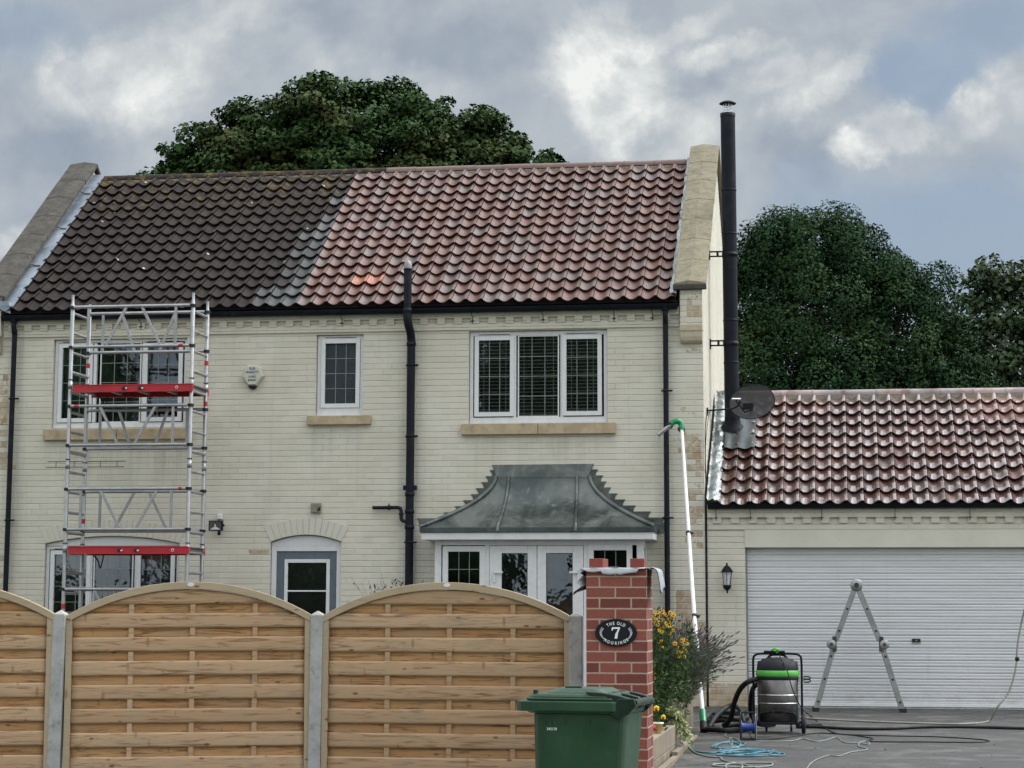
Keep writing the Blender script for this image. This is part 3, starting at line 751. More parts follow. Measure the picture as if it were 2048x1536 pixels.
# ---- windows
def frame_rect(mb, x0, x1, z0, z1, wd, y0, y1, wb=None, wt=None):
    wb = wb or wd; wt = wt or wd
    mb.box(x0, x0+wd, y0, y1, z0, z1); mb.box(x1-wd, x1, y0, y1, z0, z1)
    mb.box(x0+wd, x1-wd, y0, y1, z0, z0+wb); mb.box(x0+wd, x1-wd, y0, y1, z1-wt, z1)
def window(o, lights, sillz, stone, blind=False, lead=True, curtain=None, glass='glass'):
    x0, x1, z0, z1 = o
    lowb = min(l[2]-(.055 if l[4] else .018) for l in lights)-(z0+.035); hit = (z1-.006)-max(l[3]+(.055 if l[4] else .018) for l in lights)
    f = MB(); frame_rect(f, x0+.006, x1-.006, z0+.035, z1-.006, .045, .05, .115, max(.03, lowb+.002), max(.03, hit+.002))
    f.box(x0+.006, x1-.006, .035, .115, z0+.006, z0+.035)         # sill nosing
    win = f.build('window', 'white_plastic', house, bevel=.004)
    cuts = [(l[1]+lights[i+1][0])/2 for i, l in enumerate(lights[:-1])]
    for c in cuts: f = MB(); f.box(c-.022, c+.022, .052, .113, z0+.08, z1-.05); f.build('mullion', 'white_plastic', win, bevel=.003)
    for i, (a, b_, c0, c1, opens) in enumerate(lights):
        s = MB()
        if opens:
            frame_rect(s, a-.055, b_+.055, c0-.055, c1+.055, .055, .036, .075)
            s.box(a-.03, b_+.03, .045, .049, c1+.078, c1+.082)
        else:
            frame_rect(s, a-.018, b_+.018, c0-.018, c1+.018, .018, .056, .085)
        s.build('sash', 'white_plastic', win, bevel=.004)
        if opens:
            v = MB(); v.box(a+.0, b_-.0, .046, .0505, c1+.070, c1+.080); v.build('trickle_vent', 'dark_gasket', win)
        p = MB(); p.add([(a-.004,.070,c0-.004),(b_+.004,.070,c0-.004),(b_+.004,.070,c1+.004),(a-.004,.070,c1+.004)], [(0,1,2,3)]); p.build('pane', glass, win)
        gk = MB(); frame_rect(gk, a-.0005, b_+.0005, c0-.0005, c1+.0005, .006, .0665, .069); gk.build('gasket', 'dark_gasket', win)
        if lead:
            gb = MB()
            for k in (1,2): xx = a+(b_-a)*k/3; gb.box(xx-.0035, xx+.0035, .0655, .0695, c0, c1)
            for k in (1,2,3): zz = c0+(c1-c0)*k/4; gb.box(a, b_, .0653, .0693, zz-.0035, zz+.0035)
            gb.build('glazing_bar', 'cane', win)
    if blind:
        bl = MB()
        for (a, b_, c0, c1, opens) in lights:
            z = c0+.04
            while z < c1-.005:
                bl.box(a+.001,b_-.001,.092,.112,z-.0035,z+.0035); z += .0455
            bl.box(a+.001,b_-.001,.090,.114,c0+.001,c0+.022)
            for xx in (a+.06, b_-.06): bl.box(xx-.004,xx+.004,.0895,.0915,c0+.002,c1-.002)
        bl.build('blind', 'blind', win)
    if curtain:
        a, b_, c0, c1 = curtain[:4]
        cu = MB(); cu.smooth = True
        cu.grid(lambda i,j: (a+(b_-a)*i, .17+.018*math.sin(i*55)+.01*math.sin(i*21), c0+(c1-c0)*j), 60, 1); cu.build('curtain', curtain[4], win)
    if stone:
        sx0, sx1, sz0, sz1 = stone
        s = MB(); cut = (sx0+sx1)/2
        if sx1-sx0 > 1.5: s.box(sx0, cut-.003, -.065, .05, sz0, sz1); s.box(cut+.003, sx1, -.065, .05, sz0, sz1)
        else: s.box(sx0, sx1, -.065, .05, sz0, sz1)
        s.build('sill', 'sandstone_sill', win, bevel=.006)
    return win
window(W3, [(-2.902,-2.493,3.703,4.636,True),(-2.376,-1.873,3.651,4.679,False),(-1.759,-1.356,3.704,4.636,True)], 3.55, (-3.112,-1.118,3.408,3.548), blind=True)
window(W2, [(-4.939,-4.529,3.838,4.629,True)], 3.67, (-5.152,-4.302,3.556,3.672), glass='obscure_glass')
window(W1, [(-8.532,-8.168,3.683,4.629,True),(-7.995,-7.462,3.636,4.676,False),(-7.355,-6.927,3.685,4.620,True)], 3.55, (-8.732,-6.70,3.388,3.532), curtain=(-8.60,-8.10,3.56,4.7,'curtain'))
gw = window((GW[0],GW[1],.96,2.00), [(-8.555,-8.113,1.06,1.885,True),(-8.005,-7.497,1.03,1.935,False),(-7.375,-6.967,1.06,1.900,True)], .95, (-8.76,-6.76,.80,.948), curtain=(-8.66,-6.86,1.70,1.97,'net'))
hd = MB(); pl = [(GW[0]+.006,2.0),(GW[1]-.006,2.0)]+[(a,b_-.008) for a,b_ in arch_pts(GW[0]+.006,GW[1]-.006,GW[3],GW[4])[::-1]]
hd.prism(pl, lambda a,b,dd: (a,dd,b), .045, .11); hd.build('window_head', 'white_paint', gw)
bk = MB()
for q in range(2): bk.tube([(-8.0+q*.2,.5,1.25+.0*q),(-8.0+q*.2,.5,1.6)], .05, 8)
bk.build('vase', 'interior', gw)

# ---- front door
df = MB(); frame_rect(df, DR[0]+.006, DR[1]-.006, .0, 1.99, .065, .045, .12)
pl = [(DR[0]+.006,1.991),(DR[1]-.006,1.991)]+[(a,b_-.008) for a,b_ in arch_pts(DR[0]+.006,DR[1]-.006,DR[3],DR[4])[::-1]]
df.prism(pl, lambda a,b,dd: (a,dd,b), .047, .11)
door = df.build('door', 'white_paint', house, bevel=.004)
dl = MB(); frame_rect(dl, -5.548, -4.738, .02, 1.92, .108, .062, .105, 1.0); dl.build('leaf', 'grey_door', door, bevel=.005)
dl = MB(); frame_rect(dl, -5.442, -4.840, .98, 1.812+.01, .045, .050, .075); dl.box(-5.40,-4.88,.052,.073,1.405,1.425); dl.build('pane_frame', 'white_plastic', door, bevel=.004)
dp = MB(); dp.add([(-5.40,.066,1.02),(-4.88,.066,1.02),(-4.88,.066,1.78),(-5.40,.066,1.78)], [(0,1,2,3)]); dp.build('pane', 'glass', door)
dp = MB(); dp.add([(-5.50,.14,0),(-4.78,.14,0),(-4.78,.14,1.9),(-5.50,.14,1.9)], [(0,1,2,3)]); dp.build('door_curtain', 'interior', door)

# soldier arches over the door and ground window, painted
sa = MB()
def soldiers(x0, x1, zs, zc, h, y, nn, spread=.10):
    for i in range(nn):
        u0, u1 = i/nn+.004, (i+1)/nn-.004
        def pt(u, top):
            base = zs+(zc-zs)*(1-(2*u-1)**2)
            return (x0+(x1-x0)*u+(spread*(2*u-1) if top else 0), base+(h*(1-.10*abs(2*u-1)) if top else .004))
        a, b_, c, d_ = pt(u0,0), pt(u1,0), pt(u1,1), pt(u0,1)
        yy = y-random.uniform(0,.003)
        sa.prism([a,b_,c,d_], lambda p,q,dd: (p,dd,q), yy, .01)
m_, t_, b_ = newmat('painted_arch')
co_ = obj_co(t_); t_.set(b_, 'Base Color', t_.mix(t_.noise(co_, 6, 5), (.535,.515,.435), (.60,.58,.49))); b_.inputs['Roughness'].default_value = .62; bump(t_, b_, t_.noise(co_, 30, 4), .004, .8)

soldiers(DR[0], DR[1], DR[3], DR[4], .215, -.006, 13); sa.build('brick_arch', 'painted_arch', house, bevel=.003)
sa = MB(); soldiers(GW[0], GW[1], GW[3], GW[4], .215, -.004, 25, .08); sa.build('brick_arch', 'painted_arch', house, bevel=.003)
# stepped crack lines where mortar has opened
ck = MB()
for (a0, a1, z) in ((-8.68,-7.6,3.106),(-8.70,-7.62,3.032)): ck.box(a0,a1,-.0015,.004,z-.004,z+.004)
for xx in (-8.56,-8.31,-7.95,-7.72): ck.box(xx-.004,xx+.004,-.0015,.004,3.032,3.106)
ck.build('mortar_crack', 'seed_dark', house)

# ---- gutters and pipes of the house
def gutter(parent, x0, x1, yc, zc, r=.062, ends=True):
    mb = MB(); mb.smooth = True
    K = 10
    def fn(i, j):
        a = math.pi*(j); return (x0+(x1-x0)*i, yc+r*math.cos(a), zc-r*math.sin(a))
    mb.grid(fn, 1, K); mb.grid(lambda i,j: (x0+(x1-x0)*i, yc+(r-.005)*math.cos(math.pi*j), zc-(r-.005)*math.sin(math.pi*j)), 1, K)
    mb.smooth = False
    mb.tube([(x0,yc-r,zc),(x1,yc-r,zc)], .006, 6)
    for xx in (x0, x1):
        mb.add([(xx, yc+r*math.cos(math.pi*k/K), zc-r*math.sin(math.pi*k/K)) for k in range(K+1)], [tuple(range(K+1))])
    return mb.build('gutter', 'black_plastic', parent)
gt = gutter(house, XL+.345, -.315, -.115, 5.040)
fb = MB(); fb.box(XL+.33, -.31, -.045, -.002, 5.02, 5.10); fb.build('fascia_board', 'black_plastic', house)
def brackets(parent, xs, yc, z0, zt, zb):
    for x in xs:
        b = MB(); b.tube([(x, yc-.066, zt+.005), (x, yc-.064, zt-.05), (x, yc-.02, zt-.09), (x, -.048, zt-.11), (x, -.046, zb)], .0045, 6)
        b.tube([(x-.025,-.05,zb+.03),(x+.02,-.05,zb+.035)], .006, 6); b.build('gutter_bracket', 'black_plastic', parent)
brackets(house, (-7.43,-4.70,-2.97,-2.05,-1.13,-.64), -.115, 0, 5.045, 4.85)
for x in (-7.9,-6.2,-5.55,-2.9,-1.6):
    b = MB(); K = 8
    b.grid(lambda i,j: (x-.02+.04*i, -.115+.066*math.cos(math.pi*j), 5.040-.066*math.sin(math.pi*j)), 1, K); b.build('gutter_joint', 'black_plastic', gt)
def collar(mb, x, y, z, r, h=.04): mb.lathe([(r,0),(r+.008,.004),(r+.008,h-.004),(r,h)], (x,y,z), n=16)
def downpipe(x, ztop, r=.034):
    mb = MB(); y = -.075
    mb.tube(bez([(x,-.115,ztop),(x,-.115,ztop-.08),(x,-.09,ztop-.16),(x,y,ztop-.22),(x,y,3.4),(x,y,2.0),(x,y,.05)], 6), r, 14)
    mb.box(x-.055,x+.055,-.18,-.05,ztop-.05,ztop+.055) if False else None
    mb.lathe([(r,0),(.05,.02),(.05,.06)], (x,-.115,ztop-.03), n=16)
    p = mb.build('downpipe', 'black_plastic', house)
    for z in (3.93, 2.32):
        c = MB(); collar(c, x, y, z, r, .03); c.box(x-.062,x+.075,-.05,-.035,z+.004,z+.026); c.tube([(x+.05,-.075,z+.015),(x+.085,-.075,z+.015)], .010, 8); c.build('pipe_clip', 'black_plastic', p)
downpipe(-.470, 4.98); downpipe(-9.17, 4.98)
mb = MB()
sx_ = -3.768
mb.tube([(sx_,-.09,.0),(sx_,-.09,4.56)], .053, 18)
mb.tube(bez([(sx_,-.09,4.56),(sx_,-.09,4.64),(sx_-.005,-.13,4.74),(sx_-.022,-.195,4.84),(sx_-.028,-.215,4.92),(sx_-.028,-.215,5.0)], 6), .055, 18)
mb.tube([(sx_-.028,-.215,5.0),(sx_-.028,-.215,5.62)], .052, 18)
soil = mb.build('soil_pipe', 'black_plastic', house)
for z in (4.56,2.62,2.40,2.2): c = MB(); collar(c, sx_, -.09, z, .055, .05); c.build('pipe_collar', 'black_plastic', soil)
for z, h in ((4.98,.06),(5.54,.015)): c = MB(); collar(c, sx_-.028, -.215, z, .0545, h); c.build('pipe_collar', 'black_plastic', soil)
c = MB(); c.lathe([(.0535,0),(.0535,.06),(.03,.10),(.0,.11)], (sx_-.028,-.215,5.56), n=14); c.build('vent_cap', 'cane', soil)
for z in (4.30,3.38,2.02): c = MB(); collar(c, sx_, -.09, z, .054, .028); c.box(sx_-.075,sx_+.075,-.05,-.03,z+.002,z+.026); c.tube([(sx_+.05,-.10,z+.014),(sx_+.10,-.10,z+.014)], .011, 8); c.build('pipe_clip', 'black_plastic', soil)
c = MB(); c.box(sx_-.085,sx_+.085,-.11,-.03,2.70,2.76); c.build('pipe_clip', 'black_plastic', soil)
c = MB(); c.tube(bez([(-4.26,-.06,2.478),(-4.10,-.06,2.478),(-3.93,-.07,2.478),(-3.885,-.08,2.45),(-3.878,-.09,2.37),(-3.87,-.09,2.32),(-3.82,-.09,2.295),(-3.78,-.09,2.29)], 8), .023, 12)
collar(c, -3.878,-.09,2.38,.024,.03); c.tube([(-4.06,-.06,2.478),(-4.03,-.06,2.478)], .031, 12); c.tube([(-4.045,-.06,2.478),(-4.045,-.06,2.53)], .008, 6); c.build('waste_pipe', 'black_plastic', house)

# ---- bay with swept lead roof
bx, hw0, hw1 = -2.055, .60, 1.475
def g_(t): return t**1.8
def hwt(t): return hw0+(hw1-hw0)*g_(t)
def yt(t): return -(.03+.575*g_(t))
def zt(t): return 2.865-(2.865-2.20)*t
mb = MB(); mb.smooth = True
NT_ = 14
mb.grid(lambda i,j: (bx+hwt(j)*(2*i-1), yt(j), zt(j)+.012*math.sin(i*9)*math.sin(j*3.1)), 24, NT_)
mb.grid(lambda i,j: (bx-hwt(j), yt(j)*(1-i), zt(j)+.004), 3, NT_); mb.grid(lambda i,j: (bx+hwt(j), yt(j)*(1-i), zt(j)+.004), 3, NT_)
broof = mb.build('bay_roof', 'lead', house)
for sgn in (-1, 1):
    r_ = MB(); r_.tube([(bx+sgn*hwt(t/14), yt(t/14)-.004, zt(t/14)+.014) for t in range(15)], .028, 8); r_.build('lead_roll', 'lead', broof)
    r_ = MB(); r_.tube([(bx+sgn*(.44+.05*g_(t/14)) , yt(t/14)-.006, zt(t/14)+.012) for t in range(15)]+[(bx+sgn*.49, -.612, 2.15)], .025, 8); r_.build('lead_roll', 'lead', broof)
mb = MB(); mb.box(bx-hw1-.005, bx+hw1+.005, -.612, 0, 2.140, 2.205); mb.build('lead_drip', 'lead_dark', broof, bevel=.006)
mb = MB(); mb.add([(bx-.66,-.006,3.02),(bx+.655,-.006,3.025),(bx+.58,-.036,2.855),(bx-.59,-.036,2.855),(bx-.66,.0,3.02),(bx+.655,.0,3.025)], [(0,1,2,3),(0,4,5,1)]); mb.build('lead_apron', 'lead', broof, solid=.004)
TIPS = {-1: [-2.745,-2.80,-2.855,-2.925,-2.99,-3.09,-3.20,-3.345,-3.69], 1: [-1.345,-1.28,-1.24,-1.18,-1.10,-1.0,-.865,-.675,-.50]}
for sgn in (-1, 1):
    st = MB()
    for k, tip in enumerate(TIPS[sgn]):
        z = 2.955-.0765*k
        t1 = min(max((2.865-z)/.665, 0), 1); t2 = min(max((2.865-(z-.078))/.665, 0), 1)
        xi = bx+sgn*(hwt(t1)-.15)
        xl = bx+sgn*min(abs((TIPS[sgn][min(k+1,8)]-bx))-.045, hwt(t2)+.16)
        if k == 8: xl = tip-sgn*.06
        pl = [(xi, z-.078),(tip-sgn*.035, z-.078),(tip-sgn*.028, z-.045),(tip, z),(xi, z)]
        st.prism(pl, lambda a,b,dd: (a,dd,b), -.006-.0006*(k % 2), -.001)
    st.prism([(bx+sgn*.3,2.14),(bx+sgn*(hw1+.06),2.14),(bx+sgn*(hw1+.10),2.28),(bx+sgn*.3,2.28)], lambda a,b,dd: (a,dd,b), -.008, -.001)
    st.build('stepped_flashing', 'lead', broof)
mb = MB(); mb.box(bx-hw1+.015, bx+hw1-.015, -.590, 0, 2.050, 2.139); mb.build('bay_fascia', 'white_paint', house, bevel=.004)
FY = -.43
def bp(x0, x1, z0, z1, y0=FY, y1=FY+.07): bf.box(x0,x1,y0,y1,z0,z1)
bf = MB()
X0, X1 = -3.372, -.735
bp(X0, X0+.085, 0, 2.049); bp(X1-.085, X1, 0, 2.049)
bp(X0+.085, X1-.085, 1.985, 2.049)
bp(-2.735,-2.672, 0, 1.985); bp(-1.485,-1.420, 0, 1.985)
bp(X0+.085,-2.735, .0,.62); bp(-1.420, X1-.085, 0, .62)
for xx in (X0, X1-.045):   # side returns
    bf.box(xx, xx+.045, FY+.07, 0, 0, .62); bf.box(xx, xx+.045, FY+.07, 0, 1.95, 2.049); bf.box(xx, xx+.045, -.06, 0, .62, 1.95); bf.box(xx,xx+.045,FY+.07,FY+.10,.62,1.95)
bay = bf.build('bay_window', 'white_plastic', house, bevel=.004)
for (a, b_, c0, c1) in ((-3.199,-2.797,.72,1.920), (-1.357,-.945,.72,1.935)):
    s = MB(); frame_rect(s, a-.07, b_+.07, c0-.07, c1+.055, .07, FY-.012, FY+.05); s.build('sash', 'white_plastic', bay, bevel=.004)
    p = MB(); p.add([(a,FY+.02,c0),(b_,FY+.02,c0),(b_,FY+.02,c1),(a,FY+.02,c1)], [(0,1,2,3)]); p.build('pane', 'glass', bay)
    gb = MB()
    for k in (1,2): xx = a+(b_-a)*k/3; gb.box(xx-.0035,xx+.0035,FY+.014,FY+.019,c0,c1)
    for k in (1,2,3,4): zz = c1-.235*k; gb.box(a,b_,FY+.0138,FY+.0188,zz-.0035,zz+.0035)
    gb.build('glazing_bar', 'cane', bay)
    gk = MB(); frame_rect(gk, a-.001, b_+.001, c0-.001, c1+.001, .006, FY+.010, FY+.0135); gk.build('gasket', 'dark_gasket', bay)
for (a, b_, l0, l1, hs) in ((-2.517,-2.188,-2.668,-2.072,-1), (-1.954,-1.621,-2.066,-1.489,1)):
    s = MB(); s.box(l0, a, FY-.010, FY+.05, .03, 1.98); s.box(b_, l1, FY-.010, FY+.05, .03, 1.98); s.box(a, b_, FY-.010, FY+.05, 1.885, 1.98); s.box(a, b_, FY-.010, FY+.05, .03, .25)
    fd = s.build('french_door', 'white_plastic', house, bevel=.005)
    p = MB(); p.add([(a,FY+.02,.25),(b_,FY+.02,.25),(b_,FY+.02,1.885),(a,FY+.02,1.885)], [(0,1,2,3)]); p.build('pane', 'glass', fd)
    gk = MB(); frame_rect(gk, a-.001, b_+.001, .249, 1.886, .007, FY+.006, FY+.012); gk.build('gasket', 'dark_gasket', fd)
    hx = l0+.06 if hs < 0 else l1-.06
    h = MB(); h.box(hx-.012,hx+.012,FY-.030,FY-.011,1.52,1.66); h.box(min(hx,hx-hs*.11),max(hx,hx-hs*.11),FY-.045,FY-.028,1.635,1.66); h.build('handle', 'white_plastic', fd, bevel=.004)
for xx in (X1-.022, X0+.022):
    p = MB(); p.add([(xx,FY+.10,.62),(xx,-.06,.62),(xx,-.06,1.95),(xx,FY+.10,1.95)], [(0,1,2,3)]); p.build('pane', 'glass', bay)
rb_ = MB(); rb_.box(X0+.05,X1-.05,2.3,2.38,0,2.6); rb_.build('room_wall', 'interior', house)

# wall vent
v = MB(); v.box(-5.083,-4.95,-.035,-.001,2.42,2.543)
for k in range(5): v.box(-5.075,-4.958,-.040,-.034,2.432+k*.022,2.440+k*.022)
vo = v.build('wall_vent', 'vent_plastic', house, bevel=.003)
v = MB(); v.prism([(-5.0,2.44),(-4.957,2.445),(-4.955,2.50),(-4.985,2.475)], lambda a,b,dd:(a,dd,b), -.0415, -.034); v.build('hole', 'seed_dark', vo)

# ================================================================== GARAGE
garage = thing('garage', 'single storey cream brick garage with wet red pantiles and a white roller door', 'garage', (.03, .02, 0))
GX0, GX1 = .03, 6.0
gw_ = MB()
DX0, DX1, DZ = .500, 5.15, 1.968
holed(gw_, [(GX0,-.30),(GX1,-.30),(GX1,2.50),(GX0,2.50)], [[(DX0,-.29),(DX1,-.29),(DX1,DZ),(DX0,DZ)]], lambda a,b: (a,.02,b))
for a, b2 in (((DX0,-.29),(DX0,DZ)),((DX0,DZ),(DX1,DZ)),((DX1,DZ),(DX1,-.29))):
    gw_.add([(a[0],.02,a[1]),(b2[0],.02,b2[1]),(b2[0],.20,b2[1]),(a[0],.20,a[1])], [(0,1,2,3)])
gw_.box(GX0+.004, GX1, .002, .03, 2.190, 2.268); gw_.box(GX0+.004, GX1, -.020, .03, 2.340, 2.45)
x = GX0+.075
while x < GX1-.1: gw_.box(x, x+.103, -.020, .03, 2.268, 2.340); x += .2247
gw_.prism([(.022,-.3),(.022,2.5),(2.35,4.08),(4.7,2.5),(4.7,-.3)], lambda a,b,dd:(dd,a,b), GX1-.22, GX1)
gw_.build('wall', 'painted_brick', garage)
mm, tt, bb = newmat('painted_lintel'); co_ = obj_co(tt)
tt.set(bb, 'Base Color', tt.mix(tt.ramp(tt.noise(co_, 1.6, 6, .6), .3, .7), (.58,.565,.465), (.66,.645,.54))); bb.inputs['Roughness'].default_value = .6; bump(tt, bb, tt.noise(co_, 20, 5), .003)
ln = MB(); ln.box(DX0-.002, GX1-.3, .008, .021, DZ-.001, 2.189); ln.build('lintel', 'painted_lintel', garage)
# roller door
rd = MB(); P_ = .0762; zz = 0.045; prof = []
while zz < DZ+.02:
    prof += [(zz,.112),(zz+.004,.104),(zz+.020,.100),(zz+.034,.102),(zz+.0375,.107),(zz+.041,.102),(zz+.060,.100),(zz+.071,.104),(zz+.0735,.118)]
    zz += P_
vs = []; fs = []
for i, (z_, y_) in enumerate(prof): vs += [(DX0,y_+.02,z_),(DX1,y_+.02,z_)]
for i in range(len(prof)-1): fs.append((2*i,2*i+1,2*i+3,2*i+2))
rd.add(vs, fs)
m_, t_, b_ = newmat('door_paint'); co_ = obj_co(t_); x_, y_, z_ = t_.sep(co_)
cc_ = t_.mix(t_.ramp(t_.noise(t_.map(co_, scale=(.6,1,9)), 1.5, 5, .6), .3, .7), (.60,.61,.62), (.68,.69,.695))
cc_ = t_.mix(t_.math('MULTIPLY', t_.math('MULTIPLY', t_.ramp(z_, .45, .0), t_.ramp(t_.noise(co_, 5, 6, .7), .35, .7)), .5), cc_, (.33,.31,.27))
cc_ = t_.mix(t_.math('MULTIPLY', t_.ramp(t_.noise(t_.map(co_, scale=(7,1,.6)), 1.2, 5, .65), .56, .75), .22), cc_, (.42,.42,.40))
t_.set(b_, 'Base Color', cc_); b_.inputs['Roughness'].default_value = .45; bump(t_, b_, t_.noise(t_.map(co_, scale=(1,1,3)), 2.2, 3), .01, .5)
rdo = rd.build('roller_door', 'door_paint', garage)
rd = MB(); rd.box(DX0,DX1,.108,.14,.012,.052); rd.build('bottom_rail', 'white_paint', rdo, bevel=.004)
rd = MB(); rd.box(DX0,DX1,.105,.15,-.02,.014); rd.build('door_seal', 'dark_gasket', rdo)
rd = MB(); rd.box(DX0-.0,DX0+.022,.085,.12,0,DZ); rd.box(DX1-.022,DX1,.085,.12,0,DZ); rd.build('door_guide', 'cane', rdo)
rd = MB(); rd.box(2.537,2.640,.105,.121,.800,.843); h_ = rd.build('handle', 'dark_gasket', rdo, bevel=.003)
rd = MB(); rd.box(2.535,2.642,.103,.121,.790,.800); rd.box(2.578,2.602,.100,.106,.818,.828); rd.build('lock_plate', 'aluminium', rdo)
th = MB(); th.box(DX0,DX1,-.03,.12,-.02,.006); th.build('threshold', 'concrete_post', garage)
gb_ = MB(); gb_.box(DX0-.2,GX1-.3,.9,.95,0,2.4); gb_.build('inner_wall', 'interior', garage)
def cls_g(x, r, c): return (0.0, random.random(), 0)
EY, EZ, RY, RZ_ = -.11, 2.475, 2.35, 4.085
pantiles('roof', 'wet_tile', garage, .185, GX1+.06, EY, EZ, RY, RZ_, 10, .1995, cls_g)
rb = MB(); rb.cur = (0,.5,0); rb.add([(.03,RY,RZ_-.01),(GX1+.06,RY,RZ_-.01),(GX1+.06,4.8,2.45),(.03,4.8,2.45)], [(0,1,2,3)]); rb.build('roof_back', 'wet_tile', garage, attr='tile')
ridge(garage, .05, GX1+.05, RY, RZ_+.02, -99, .10, 'wet_tile', .43)
bd = MB(); bd.box(.1, GX1, RY-.13, RY-.08, RZ_-.09, RZ_+.0); bd.build('ridge_bedding', 'vent_plastic', garage)
# lead soakers against the gable
mb = MB(); mb.smooth = True
L = math.hypot(RY-EY, RZ_-EZ)
def soak(i, j):
    s_ = i; y = EY-.02+(RY-EY)*s_; z = EZ+(RZ_-EZ)*s_
    st_ = .03*(1-((s_*10) % 1.0))
    lift = .035+.045*math.sin(j*math.pi)*random.uniform(.45,1.25)+st_*1.1+random.uniform(-.004,.004)
    return (.035+.165*j, y-.545*lift, z+.84*lift+(.05 if j == 0 else 0))
mb.grid(soak, 90, 8); mb.build('lead_flashing', 'lead_bright', garage)
gutter(garage, .05, GX1+.02, -.075, 2.500, .060)
fb = MB(); fb.box(.04, GX1, -.03, .018, 2.45, 2.53); fb.build('fascia_board', 'black_plastic', garage)
brackets(garage, (.145,.575,1.46,2.36,3.27,4.2,5.1), -.075, 0, 2.51, 2.30)

# flue of the stove
fx, fy = .283, 1.5
mb = MB(); mb.tube([(fx,fy,3.45),(fx-.012,fy,7.86)], .0985, 24)
flue = mb.build('flue_pipe', 'flue_black', garage)
for z in (4.45, 5.02, 6.20, 6.80): c = MB(); xx = fx-.012*(z-3.45)/4.4; c.lathe([(.099,0),(.1035,.006),(.1035,.024),(.099,.03)], (xx,fy,z), n=24); c.build('flue_joint', 'flue_black', flue)
c = MB(); c.lathe([(.103,0),(.103,.05),(.07,.055)], (fx-.012,fy,7.83), n=24); c.build('flue_collar', 'flue_black', flue)
c = MB()
for k in range(10): a = 2*math.pi*k/10; c.tube([(fx-.012+.062*math.cos(a),fy+.062*math.sin(a),7.87),(fx-.012+.062*math.cos(a),fy+.062*math.sin(a),8.02)], .003, 5)
for z in (7.91,7.95,7.985): c.tube([(fx-.012+.063*math.cos(2*math.pi*k/16),fy+.063*math.sin(2*math.pi*k/16),z) for k in range(16)], .003, 5, closed=True)
c.build('flue_cage', 'chrome', flue)
c = MB(); c.lathe([(.0,.045),(.06,.035),(.112,.008),(.116,.0),(.112,-.004),(.06,.02),(.0,.03)], (fx-.012,fy,8.015), n=28, caps=False); c.build('flue_cowl', 'flue_black', flue)
for z, dy in ((5.93,0),(4.72,0)):
    c = MB(); c.lathe([(.101,-.03),(.106,-.03),(.106,.03),(.101,.03)], (fx-.006,fy,z), n=24)
    for q in (-.035,.028): c.box(.0,fx-.05,fy-.055,fy-.045,z+q,z+q+.02)
    c.box(0.001,.014,fy-.09,fy+.02,z-.065,z+.065); c.box(.10,.13,fy-.058,fy-.042,z-.035,z+.048); c.build('flue_bracket', 'black_plastic', flue)
c = MB(); c.smooth = True
c.lathe([(.175,.0),(.165,.02),(.15,.05),(.115,.09),(.102,.16)], (fx+.005,fy-.03,3.56), (0,-.25,.97), 28, caps=False); c.build('storm_collar', 'flue_black', flue)
c = MB(); c.smooth = True
c.grid(lambda i,j: (.20+.40*i, 1.0+.72*j-.545*.075, EZ+(RZ_-EZ)*((1.0+.72*j)-EY)/(RY-EY)+.84*(.098+.014*math.cos((i*.42+.0)*2*math.pi/.2)*(1-j))+.006*math.sin(i*9+j*5)), 30, 10); c.build('flue_flashing', 'lead_dark', flue)

# ================================================================== things fixed to the walls
t = thing('satellite_dish', 'dark mesh satellite dish on a bracket beside the black flue', 'satellite dish', (.01,.6,3.72))
c = MB(); c.box(.005,.02,.55,.65,3.68,3.78); c.build('wall_plate', 'black_plastic', t)
c = MB(); c.tube(bez([(.02,.60,3.745),(.20,.56,3.752),(.33,.50,3.755),(.42,.48,3.80),(.44,.48,3.86)], 6), .011, 8); c.build('arm', 'black_plastic', t)
c = MB(); c.smooth = True
dc = Vector((.590,.52,3.845)); na = Vector((-.25,-.94,.22)).normalized(); ua = na.cross(Vector((0,0,1))).normalized()*-1; va = na.cross(ua).normalized()
def dishf(i, j):
    r_ = i; a = 2*math.pi*j; return dc+ua*(.305*r_*math.cos(a))+va*(.232*r_*math.sin(a))-na*(.055*(1-r_*r_))
c.grid(dishf, 10, 36); c.build('reflector', 'dish_mesh', t)
c = MB(); c.tube([dishf(1, k/40) for k in range(40)], .006, 6, closed=True); c.build('rim', 'black_plastic', t)
lp = Vector((.40,.18,3.83))
c = MB(); c.tube([dc-na*.055-va*.08, Vector((.50,.42,3.70)), lp], .010, 6); c.box(.47,.60,.55,.60,3.76,3.83); c.build('feed_arm', 'black_plastic', t)
c = MB(); c.tube([lp+Vector((-.05,0,.02)), lp+Vector((.06,.02,.02))], .014, 10); c.build('feed_horn', 'chrome', t)
c = MB(); c.tube(bez([(.05,.58,3.73),(.026,.3,3.66),(.018,.05,3.5),(.017,-.012,3.3),(.018,-.014,2.6),(.015,-.013,1.8),(.020,-.012,1.1),(.022,-.012,.25)], 8), .006, 6)
c.tube(bez([(.05,.59,3.74),(.03,.4,3.60),(.017,.1,3.3),(.010,-.010,2.9)], 8), .004, 5); c.build('cable', 'hose_black', t)

